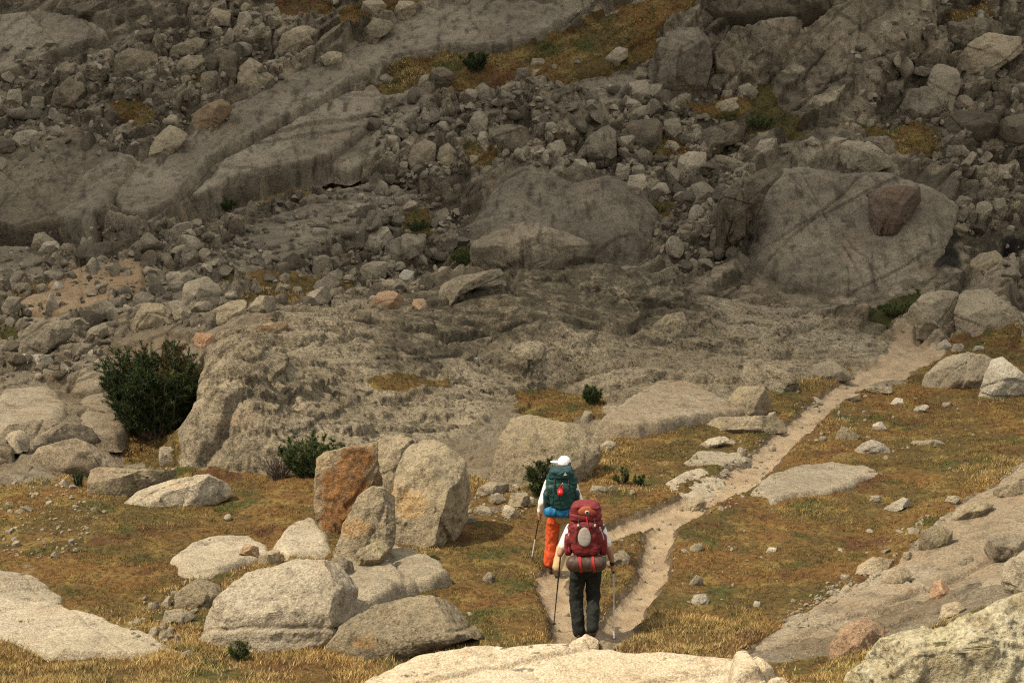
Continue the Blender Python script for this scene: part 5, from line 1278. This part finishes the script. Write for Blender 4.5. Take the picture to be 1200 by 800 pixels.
for x in (-.085, .085):
    bm = bmesh.new()
    n_ = 28; ring = []
    for k in range(n_):
        a = 2 * math.pi * k / n_
        ring.append([bm.verts.new((x + dx + .012 * math.sin(a * 2), -.30 + (.112 + dr) * math.cos(a), 1.085 + (.112 + dr) * math.sin(a))) for dx, dr in ((-.016, 0), (.016, 0), (.016, .006), (-.016, .006))])
    for k in range(n_):
        A_, B_ = ring[k], ring[(k + 1) % n_]
        for q in range(4): bm.faces.new((A_[q], A_[(q + 1) % 4], B_[(q + 1) % 4], B_[q]))
    bmesh.ops.recalc_face_normals(bm, faces=bm.faces)
    me = bpy.data.meshes.new('strap'); bm.to_mesh(me); bm.free(); link('strap', me, M['redhi'], sr)
shaft('trekking_pole', "black trekking pole in the red-pack hiker's bent hand", g1, t1, (M['black'], M['black']), 'trekking poles', base1)
shaft('trekking_pole', 'pale thin trekking pole planted right of the red-pack hiker', g2, t2, (M['strap'], M['pale']), 'trekking poles', base1)

# ---------------- the hiker with the green pack
base2 = place_root(657, 675)
p2 = empty('person', base2); tag(p2, 'hiker in white cap, white sleeves and orange trousers under a green backpack', 'person', 'hikers on the path')
lh, lk, la = (-.095, .02, .91), (-.135, .09, .50), (-.165, .10, .11)
rh, rk, ra = (.095, .02, .91), (.035, .06, .49), (-.055, -.09, .13)
B = Blob()
B.ell((0, .02, .93), (.165, .115, .13)); B.ell((0, .05, 1.10), (.135, .10, .16)); B.ell((0, .08, 1.28), (.165, .115, .18))
B.cap((-.145, .09, 1.395), .056, (.145, .09, 1.395), .056); B.cap((0, .10, 1.42), .054, (.02, .12, 1.54), .050)
P2 = head(B, (.045, .135, 1.635), math.radians(62))
for h_, k_, a_ in ((lh, lk, la), (rh, rk, ra)): B.chain([(h_, .09), (k_, .056), (Vector(k_) * .65 + Vector(a_) * .35 + Vector((0, -.02, 0)), .055), (a_, .038)])
B.cap(la, .04, (-.165, .24, .045), .033); B.cap(ra, .04, (-.05, .05, .04), .033)
el1, wr1 = (-.27, -.03, 1.13), (-.305, .05, .945)
B.chain([((-.17, .08, 1.39), .052), (el1, .040), ((-.285, .0, 1.06), .040), (wr1, .025)])
el2, wr2 = (.265, .02, 1.14), (.20, .25, 1.08)
B.chain([((.17, .08, 1.39), .052), (el2, .040), ((.245, .10, 1.12), .040), (wr2, .025)])
g1 = (-.318, .085, .885); t1 = Vector((-.435, .12, 0)); t1.z = ground_z(base2.x + t1.x, base2.y + t1.y) - base2.z
hand(B, wr1, g1, Vector(g1) - t1, (.3, -.8, .4)); hand(B, wr2, (.18, .32, 1.09), (0, .1, 1), (0, -1, 0))
B.build('body', M['skin'], p2, .0065, 3); face(P2, p2)
b = Blob(); b.ell((-.02, .03, .93), (.170, .125, .13)); b.chain([(lh, .112), (lk, .088), (Vector(lk) * .5 + Vector(la) * .5 + Vector((0, -.02, 0)), .086), ((-.163, .10, .19), .084)])
b.build('trousers', M['orange'], p2, .010, 3, .018, 9)
b = Blob(); b.ell((.03, -.02, .91), (.165, .105, .115)); b.chain([(rh, .112), (rk, .082), (Vector(rk) * .5 + Vector(ra) * .5 + Vector((0, -.02, 0)), .080), ((-.05, -.09, .17), .074)])
b.build('trouser_panel', M['tan'], p2, .010, 3, .009, 8)
b = Blob(); b.ell((0, .05, 1.12), (.155, .12, .17)); b.ell((0, .08, 1.29), (.185, .135, .19)); b.cap((-.15, .09, 1.40), .069, (.15, .09, 1.40), .069)
b.chain([((-.17, .08, 1.395), .068), (el1, .060), ((-.298, .03, .99), .048)]); b.chain([((.17, .08, 1.395), .068), (el2, .060), ((.215, .20, 1.09), .048)])
b.build('shirt', M['shirt'], p2, .010, 3, .010, 10)
boot(p2, (-.165, .10, .12), (-.165, .07, .05), (-.17, .27, .045), M['boot']); boot(p2, (-.055, -.09, .13), (-.055, -.115, .055), (-.05, .08, .045), M['boot'])
b = Blob(); b.ell(P2(0, -.02, .03), (.085, .10, .10)); b.chain([(P2(-.02, -.05, -.03), .07), ((-.10, .06, 1.50), .055), ((-.185, .02, 1.42), .040), ((-.225, -.01, 1.30), .022)])
b.build('hair', M['hair'], p2, .008, 2, .009, 30)
cap_ = empty('cap', base2); tag(cap_, 'white baseball cap with brim turned left, on the green-pack hiker', 'cap')
b = Blob(); b.ell(P2(0, -.005, .065), (.096, .112, .088)); b.ell(P2(0, -.005, .045), (.097, .113, .05)); b.build('crown', M['cap'], cap_, .007, 3, .003, 20)
b = Blob(); R_ = Matrix.Rotation(math.radians(62), 3, 'Z')
b.ell(P2(0, .135, .050), (.078, .085, .012), R_); b.build('brim', M['cap'], cap_, .006, 2)

bp2 = empty('backpack', base2); tag(bp2, 'dark green backpack with buckled top lid and hanging red mug', 'backpack')
superbox(bp2, 'bag', M['green'], (.005, -.17, 1.335), (.205, .150, .27), .6, -.16, .05, 6, .030, 23)
superbox(bp2, 'lid', M['greenhi'], (.0, -.165, 1.60), (.175, .165, .085), .65, .08, -.02, 6, .026, 25)
superbox(bp2, 'front_pocket', M['green'], (.015, -.315, 1.29), (.150, .040, .19), .6, -.04, .05, 6, .016, 29)
for s in (-1, 1):
    superbox(bp2, 'side_pocket', M['greenhi'], (.005 + .215 * s, -.14, 1.20), (.050, .10, .13), .6, 0, 0, 5, .010, 32 + s)
    band(bp2, 'shoulder_strap', M['black'], [(.09 * s, -.02, 1.45), (.115 * s, .09, 1.485), (.12 * s, .20, 1.40), (.14 * s, .18, 1.22), (.17 * s, .05, 1.10)], .020)
    band(bp2, 'side_strap', M['black'], [(.005 + .225 * s, -.24, 1.15), (.005 + .20 * s, -.27, 1.33), (.005 + .165 * s, -.26, 1.50)], .007)
for x in (-.10, .10):
    band(bp2, 'lid_buckle_strap', M['black'], [(x, -.315, 1.54), (x, -.35, 1.46), (x * 1.1, -.36, 1.38)], .007)
    b = Blob(); b.ell((x * 1.03, -.352, 1.45), (.016, .010, .022)); b.build('buckle', M['black'], bp2, .005, 1)
for z in (1.18, 1.30):
    for s in (-1, 1): band(bp2, 'compression_strap', M['black'], [(.01 + .15 * s, -.345, z), (.01 + .20 * s, -.28, z + .01), (.01 + .235 * s, -.17, z + .03)], .0065)
band(bp2, 'zip', M['black'], [(-.12, -.35, 1.16), (-.125, -.36, 1.36), (.14, -.36, 1.36), (.145, -.35, 1.16)], .005)
band(bp2, 'lid_strap', M['black'], [(-.02, -.335, 1.53), (-.03, -.365, 1.42), (-.05, -.375, 1.2)], .006)
band(bp2, 'hip_belt', M['black'], [(-.16, -.05, 1.02), (-.19, .05, 1.0), (-.12, .15, .98), (.12, .15, .98), (.19, .05, 1.0), (.16, -.05, 1.02)], .025)
b = Blob(); b.cap((.035, -.335, 1.605), .007, (.052, -.335, 1.635), .006); b.cap((.052, -.335, 1.635), .006, (.069, -.335, 1.605), .007); b.cap((.035, -.335, 1.602), .007, (.069, -.335, 1.602), .007); b.build('emblem', M['grass_mark'], bp2, .004, 1)
mg = empty('mug', base2); tag(mg, 'small red enamel mug clipped to the green backpack', 'mug')
b = Blob(); b.cap((-.02, -.375, 1.375), .046, (-.02, -.425, 1.36), .044, 18); b.build('cup', M['mug'], mg, .006, 1)
band(mg, 'handle', M['mug'], [(-.03, -.39, 1.425), (-.005, -.392, 1.475), (.018, -.39, 1.465), (.005, -.395, 1.42)], .006)
band(mg, 'clip', M['strap'], [(.0, -.372, 1.47), (.012, -.368, 1.50), (.024, -.372, 1.47)], .005)
sr2 = empty('sleeping_roll', base2); tag(sr2, 'bright blue rolled mat strapped under the green backpack', 'sleeping mat')
b = Blob(); b.cap((-.175, -.25, 1.035), .080, (.195, -.25, 1.035), .086, 24); b.build('roll', M['blue'], sr2, .009, 2, .012, 12)
for x in (-.085, .10):
    band(sr2, 'strap', M['black'], [(x, -.25 + .094 * math.cos(a), 1.035 + .094 * math.sin(a)) for a in np.linspace(0, 2 * math.pi, 15)], .006)
b2 = empty('water_bottle', base2); tag(b2, "clear bottle tucked at the green backpack's left shoulder", 'bottle')
b = Blob(); b.cap((-.215, -.11, 1.36), .028, (-.20, -.10, 1.46), .027); b.build('flask', M['strap'], b2, .006, 1)
b = Blob(); b.cap((-.198, -.10, 1.485), .016, (-.196, -.10, 1.50), .016); b.build('lid', M['pale'], b2, .005, 1)
shaft('trekking_pole', "trekking pole in the green-pack hiker's left hand", g1, t1, (M['black'], M['pale']), 'trekking poles', base2)
print('people', round(time.time() - T00, 1))
# ================================================================ PLANTS
def leaf_mat(name, cols, scale=3):
    t = NT(name, .75, .15)
    c = t.mix(t.ramp(t.noise(scale, 4, .6), .38, .62), cols[0], cols[1])
    if len(cols) > 2: c = t.mix(t.ramp(t.noise(scale * .6, 3, .6, vec=t.pos((1, 1, 1), (0, 0, 3))), .56, .66), c, cols[2])
    a = t.attr('tone')
    c = t.mix(1.0, c, t.n_gray(t.ramp(a, 0, 1, .65, 1.4)), 'MULTIPLY')
    t.color(c); return t.m
class Strips:
    """many small blades: each one tapering triangle or quad"""
    def __init__(s): s.v = []; s.f = []; s.t = []; s.n = 0
    def add(s, A, Bq, side, w, tone):
        k = len(A)
        s.v.append(np.stack([A - side * w, A + side * w, Bq], 1).reshape(-1, 3)); s.f.append(np.arange(k * 3).reshape(-1, 3) + s.n); s.n += 3 * k
        s.t.append(np.repeat(tone, 3))
    def build(s, name, mat, parent):
        return link(name, np_mesh(name, np.concatenate(s.v), np.concatenate(s.f), False, {'tone': np.concatenate(s.t)}), mat, parent)
def tubes(paths, name, mat, parent):
    V_, F_, n0 = [], [], 0
    for pts, r0, r1 in paths:
        k = 5; m = len(pts)
        for i, p in enumerate(pts):
            d = (pts[min(i + 1, m - 1)] - pts[max(i - 1, 0)]); d /= np.linalg.norm(d) + 1e-9
            a = np.cross(d, [.3, .2, .9]); a /= np.linalg.norm(a) + 1e-9; b = np.cross(d, a)
            r = r0 + (r1 - r0) * i / (m - 1)
            for q in range(k): V_.append(p + r * (a * math.cos(6.283 * q / k) + b * math.sin(6.283 * q / k)))
        for i in range(m - 1):
            for q in range(k): F_.append((n0 + i * k + q, n0 + i * k + (q + 1) % k, n0 + (i + 1) * k + (q + 1) % k, n0 + (i + 1) * k + q))
        n0 += k * m
    return link(name, np_mesh(name, np.array(V_), np.array(F_)), mat, parent)
M['bark'] = plain('grey_bark', (.13, .105, .08), .9, .1, .25)
M['pine'] = leaf_mat('pine_needles', ((.026, .043, .013), (.045, .064, .018), (.070, .070, .024)))
M['dry'] = leaf_mat('dry_needles', ((.090, .060, .022), (.13, .075, .028)))
M['juniper'] = leaf_mat('juniper_needles', ((.034, .052, .014), (.064, .084, .022)))
M['herb'] = leaf_mat('herb_leaves', ((.055, .075, .020), (.080, .095, .026)))
def conifer_bush(name, px, py, W, H, label, cat, seed, stems=26, twigs=16, needles=46, mat='pine', nl=.085, bare=0, dry=0, dep=.8, group=None, lean=0):
    r = np.random.default_rng(seed)
    g = hit(px, py, trees=BVH[:4])[0]; root = empty(name, g); tag(root, label, cat, group)
    P, S, SD = [], Strips(), Strips()
    for i in range(stems):
        a = r.uniform(0, 6.283); rad = math.sqrt(r.random()); out = np.array([math.cos(a) * W / 2 * rad, math.sin(a) * W / 2 * dep * rad, 0])
        hh = H * (1 - .35 * rad ** 2) * r.uniform(.72, 1.03)
        end = out + np.array([lean, 0, hh]); b0 = out * .22 * np.array([1, 1, 0])
        tt = np.linspace(0, 1, 8)[:, None]
        pts = b0 + (out * 1.05 - b0) * tt ** .75 * np.array([1, 1, 0]) + np.array([lean, 0, 0]) * tt + np.array([0, 0, hh]) * tt ** 1.25 + r.normal(size=(8, 3)) * .02 * H
        pts[0, 2] = -.06
        P.append((pts, .010 + .012 * H, .004))
        isbare = r.random() < bare; isdry = r.random() < dry and rad < .75
        for k in range(twigs):
            u = r.uniform(.12 if not isbare else .3, 1.0); p = pts[min(7, int(u * 7))] + (pts[min(7, int(u * 7) + 1)] - pts[min(7, int(u * 7))]) * ((u * 7) % 1)
            d = r.normal(size=3); d[2] = abs(d[2]) * .8 + .35; d[:2] += out[:2] / max(W, .1) * .9; d /= np.linalg.norm(d)
            ln = H * r.uniform(.08, .2) * (1.2 - .4 * u)
            q = p + d * ln
            P.append((np.array([p, (p + q) / 2 + r.normal(size=3) * .01, q]), .005, .002))
            if isbare: continue
            m = needles; v = r.random(m)[:, None]
            A = p + (q - p) * v
            nd = d * .75 + r.normal(size=(m, 3)) * .62; nd /= np.linalg.norm(nd, axis=1)[:, None]
            sd = np.cross(nd, r.normal(size=(m, 3))); sd /= np.linalg.norm(sd, axis=1)[:, None]
            tn = np.clip(r.normal(.5, .2, m) + r.normal() * .18, 0, 1)
            (SD if isdry and p[2] > .5 * H else S).add(A, A + nd * nl * r.uniform(.7, 1.2, m)[:, None], sd, nl * .085, tn)
    tubes(P, 'branches', M['bark'], root)
    S.build('foliage', M[mat], root)
    if SD.n: SD.build('dry_foliage', M['dry'], root)
    return root
conifer_bush('bush', 183, 508, 1.85, 1.92, 'large dark green dwarf pine with browning tips beside the rock dome', 'bush', 1, 90, 28, 56, 'pine', .085, 0, .30, .85)
conifer_bush('bush', 368, 558, 1.30, .80, 'dark green juniper with bare grey twigs behind the orange-stained boulder', 'bush', 2, 34, 16, 44, 'juniper', .07, .12, 0, .7)
conifer_bush('bush', 325, 560, .75, .55, 'bare grey twiggy shrub left of the green juniper', 'bush', 3, 30, 12, 10, 'juniper', .05, .85, 0, .6)
conifer_bush('bush', 634, 583, .38, .78, "upright green juniper behind the green-pack hiker's left arm", 'bush', 4, 12, 16, 44, 'juniper', .07)
conifer_bush('bush', 558, 83, .95, .62, 'small dark pine shrub in the orange grass band', 'bush', 5, 22, 14, 44, 'pine', .09)
conifer_bush('bush', 695, 472, .55, .40, 'green shrub at the edge of the grassy hollow in the dome', 'bush', 6, 18, 12, 40, 'juniper', .07)
conifer_bush('bush', 730, 566, .34, .26, 'low green sprig in the yellow turf right of the white cap', 'bush', 7, 10, 8, 30, 'juniper', .05)
conifer_bush('bush', 748, 568, .26, .20, 'smallest green sprig beside another in the yellow turf', 'bush', 8, 8, 8, 30, 'juniper', .05)
conifer_bush('bush', 280, 772, .32, .26, 'bright green low plant in front of the biggest pale boulder', 'bush', 9, 12, 9, 30, 'herb', .05)
conifer_bush('bush', 92, 570, .20, .28, 'tiny dark shrub left of the squared light boulder', 'bush', 10, 8, 8, 30, 'juniper', .05)
for k, (x, y, w, h, lb) in enumerate([(890, 150, 1.0, .4, 'green leafy shrub at the foot of the tall dark cliff'), (1045, 368, 1.3, .3, 'green sedge clump where the path meets the big smooth rocks'),
                                      (545, 310, .7, .35, 'green clump at the dark left corner of the big middle slab'), (490, 270, .7, .3, 'green tuft in the scree left of the big middle slab'), (268, 245, .7, .3, 'dark green clump under the overhang of the second slab'), (765, 252, .7, .3, 'green clump right of the big middle slab')]):
    conifer_bush('shrub', x, y, w, h, lb, 'shrub', 20 + k, 22, 8, 26, 'herb' if k != 4 else 'juniper', .08)

# ---- grass: blades nobody could count
def grass():
    r = np.random.default_rng(9)
    cen = V[Q].mean(1)
    e1_ = V[Q[:, 1]] - V[Q[:, 0]]; e2_ = V[Q[:, 3]] - V[Q[:, 0]]
    area = np.linalg.norm(np.cross(e1_, e2_), axis=1)
    vq = veg[Q].mean(1) * (1 - soil[Q].max(1)); d = cen[:, 1]
    fx, fy = ppx[Q[:, 0]], ppy[Q[:, 0]]
    vis = (fx > -120) & (fx < 1320) & (fy > -20) & (fy < 860)
    clump = np.clip(.35 + 1.3 * fbm(cen * 1.1, 3, 201), .03, 1.6)
    tall = np.clip(sstep(.0, .45, fbm(cen * .35 + 9, 3, 211)) + sstep(25.5, 23, d) * .9, 0, 1)
    w = area * np.where(vq > .35, vq, 0) * clump * (26.0 / np.maximum(d, 20)) ** 1.3 * vis * (1 + .8 * tall)
    n = 100000
    fi = r.choice(len(Q), n, p=w / w.sum())
    a, b = r.random((n, 1)), r.random((n, 1))
    P = V[Q[fi, 0]] + e1_[fi] * a + e2_[fi] * b
    k = 5
    S = Strips()
    far = np.maximum(1, d[fi] / 26)
    hgt = (.024 + .046 * tall[fi] * r.uniform(.4, 1.2, n) + .02 * r.random(n)) * far ** .6
    tone0 = np.clip(.5 + .6 * fbm(P * 2.3, 2, 5) + r.normal(0, .12, n), 0, 1)
    for j in range(k):
        th = r.uniform(0, 6.283, n); ln = r.uniform(.25, .9, n)
        A = P + np.c_[r.normal(0, .022, n), r.normal(0, .022, n), np.full(n, -.012)]
        T_ = A + np.c_[np.cos(th) * ln * hgt, np.sin(th) * ln * hgt, hgt * r.uniform(.6, 1.15, n)]
        ph = r.uniform(0, 6.283, n)
        sd = np.c_[np.cos(ph), np.sin(ph), np.zeros(n)]
        S.add(A, T_, sd, (.0045 + .003 * r.random(n))[:, None] * far[:, None], np.clip(tone0 + r.normal(0, .15, n), 0, 1))
    t = NT('turf_blades', .85, .1)
    n1 = t.noise(.42, 5, .6); n2 = t.noise(1.7, 6, .65)
    c = t.mix(t.ramp(n1, .40, .60), (.135, .098, .036), (.222, .130, .044))
    c = t.mix(t.ramp(n2, .50, .62), c, (.265, .185, .060))
    c = t.mix(t.ramp(t.noise(.9, 4, .6, vec=t.pos((1, 1, 1), (0, 0, 2))), .53, .66), c, (.090, .090, .026))
    c = t.mix(t.ramp(t.noise(.6, 4, .6, vec=t.pos((1, 1, 1), (0, 0, 4))), .56, .68), c, (.130, .062, .032))
    c = t.mix(t.attr('straw'), c, (.50, .36, .15))
    c = t.mix(t.attr('green'), c, (.060, .068, .022))
    c = t.mix(1.0, c, t.n_gray(t.ramp(t.attr('tone'), 0, 1, .55, 1.4)), 'MULTIPLY')
    t.color(c)
    Vv = np.concatenate(S.v); Ff = np.concatenate(S.f)
    straw = np.tile(np.repeat(np.clip(tall[fi] * .75 * r.random(n) * 1.3, 0, .85), 3), k)
    grn = np.tile(np.repeat(sstep(.45, .8, green[Q[fi, 0]]), 3), k)
    o = link('grass', np_mesh('grass', Vv, Ff, False, {'tone': np.concatenate(S.t), 'straw': straw, 'green': grn}), t.m)
    tag(o, 'short orange and ochre autumn turf covering the meadow', 'grass', kind='stuff')
grass()
print('plants', round(time.time() - T00, 1))
# ================================================================ LIGHT, CLOUD, CAMERA
SUN = np.array([-.78, -.30, 1.18]); SUN /= np.linalg.norm(SUN)
elev = math.asin(SUN[2]); azi = math.atan2(SUN[0], SUN[1])
sl = bpy.data.lights.new('sun', 'SUN'); sl.energy = 4.4; sl.angle = math.radians(.53); sl.color = (1, .87, .68)
so = bpy.data.objects.new('sun', sl); COL.objects.link(so)
so.rotation_euler = Vector(-SUN).to_track_quat('-Z', 'Y').to_euler()
w = bpy.data.worlds.new('World'); scene.world = w; w.use_nodes = True
nt = w.node_tree; bg = nt.nodes['Background']
sky = nt.nodes.new('ShaderNodeTexSky'); sky.sky_type = 'NISHITA'; sky.sun_disc = False
sky.sun_elevation = elev; sky.sun_rotation = azi; sky.air_density = .8; sky.dust_density = 6; sky.ozone_density = .6; sky.altitude = 3200
# broken cloud across the sky: the blue is mostly veiled by warm white
mx = nt.nodes.new('ShaderNodeMix'); mx.data_type = 'RGBA'; mx.inputs[0].default_value = .78
nt.links.new(sky.outputs[0], mx.inputs[6]); mx.inputs[7].default_value = (4.12, 3.96, 3.58, 1)
tc = nt.nodes.new('ShaderNodeTexCoord'); sx = nt.nodes.new('ShaderNodeSeparateXYZ'); nt.links.new(tc.outputs['Generated'], sx.inputs[0])
mr = nt.nodes.new('ShaderNodeMapRange'); mr.interpolation_type = 'SMOOTHSTEP'; nt.links.new(sx.outputs['Z'], mr.inputs[0])
for i, v in enumerate((-.12, .55, .10, 1.0)): mr.inputs[i + 1].default_value = v      # high cloud is bright overhead, dim towards the hazy far ranges
vm = nt.nodes.new('ShaderNodeVectorMath'); vm.operation = 'SCALE'; nt.links.new(mx.outputs[2], vm.inputs[0]); nt.links.new(mr.outputs[0], vm.inputs['Scale'])
nt.links.new(vm.outputs[0], bg.inputs['Color']); bg.inputs['Strength'].default_value = .225
# a fair-weather cloud between the sun and the mountainside; its shadow darkens the slope
def cloud():
    L = 2600.0
    edge = 41.5; depth = 420.0; width = 460.0        # shadow on the ground: from y = edge on
    D, Fc = ico(6)
    r = np.random.default_rng(4); Vs, Fs, n0 = [], [], 0
    P = D.copy(); P[:, 2] = np.where(P[:, 2] < 0, P[:, 2] * .35, P[:, 2])
    P = P * np.array([width / 2, depth / 2, 90])
    P = P + D * (6 * fbm(P * .02, 3, 3))[:, None]
    c = np.array([6.0, edge + depth / 2, 3.0]) + SUN * L
    o = link('cloud', np_mesh('cloud', P, Fc), None); o.location = c
    t = NT('cloud_white', 1, 0); t.color((.85, .85, .86)); t.b.inputs['Alpha'].default_value = .335   # thin cloud: some sun comes through its two faces; o.data.materials.append(t.m)
    tag(o, 'white cloud above the valley shading the mountainside', 'cloud', kind='stuff')
cloud()
cam = bpy.data.cameras.new('camera'); cam.sensor_width = 36; cam.lens = F / 1200 * 36
cam.clip_start = .1; cam.clip_end = 6000
co = bpy.data.objects.new('camera', cam); COL.objects.link(co)
co.location = CAM; co.rotation_euler = (math.pi / 2 - PITCH, 0, 0)
cam.dof.use_dof = True; cam.dof.focus_distance = 26.5; cam.dof.aperture_fstop = 10
scene.camera = co
vs = scene.view_settings; vs.view_transform = 'Standard'; vs.look = 'None'; vs.exposure = .5; vs.gamma = 1; vs.use_curve_mapping = False
scene.cycles.use_denoising = False; scene.cycles.pixel_filter_type = 'BLACKMAN_HARRIS'; scene.cycles.filter_width = 1.2
scene.cycles.max_bounces = 5; scene.cycles.diffuse_bounces = 3
print('done', round(time.time() - T00, 1))
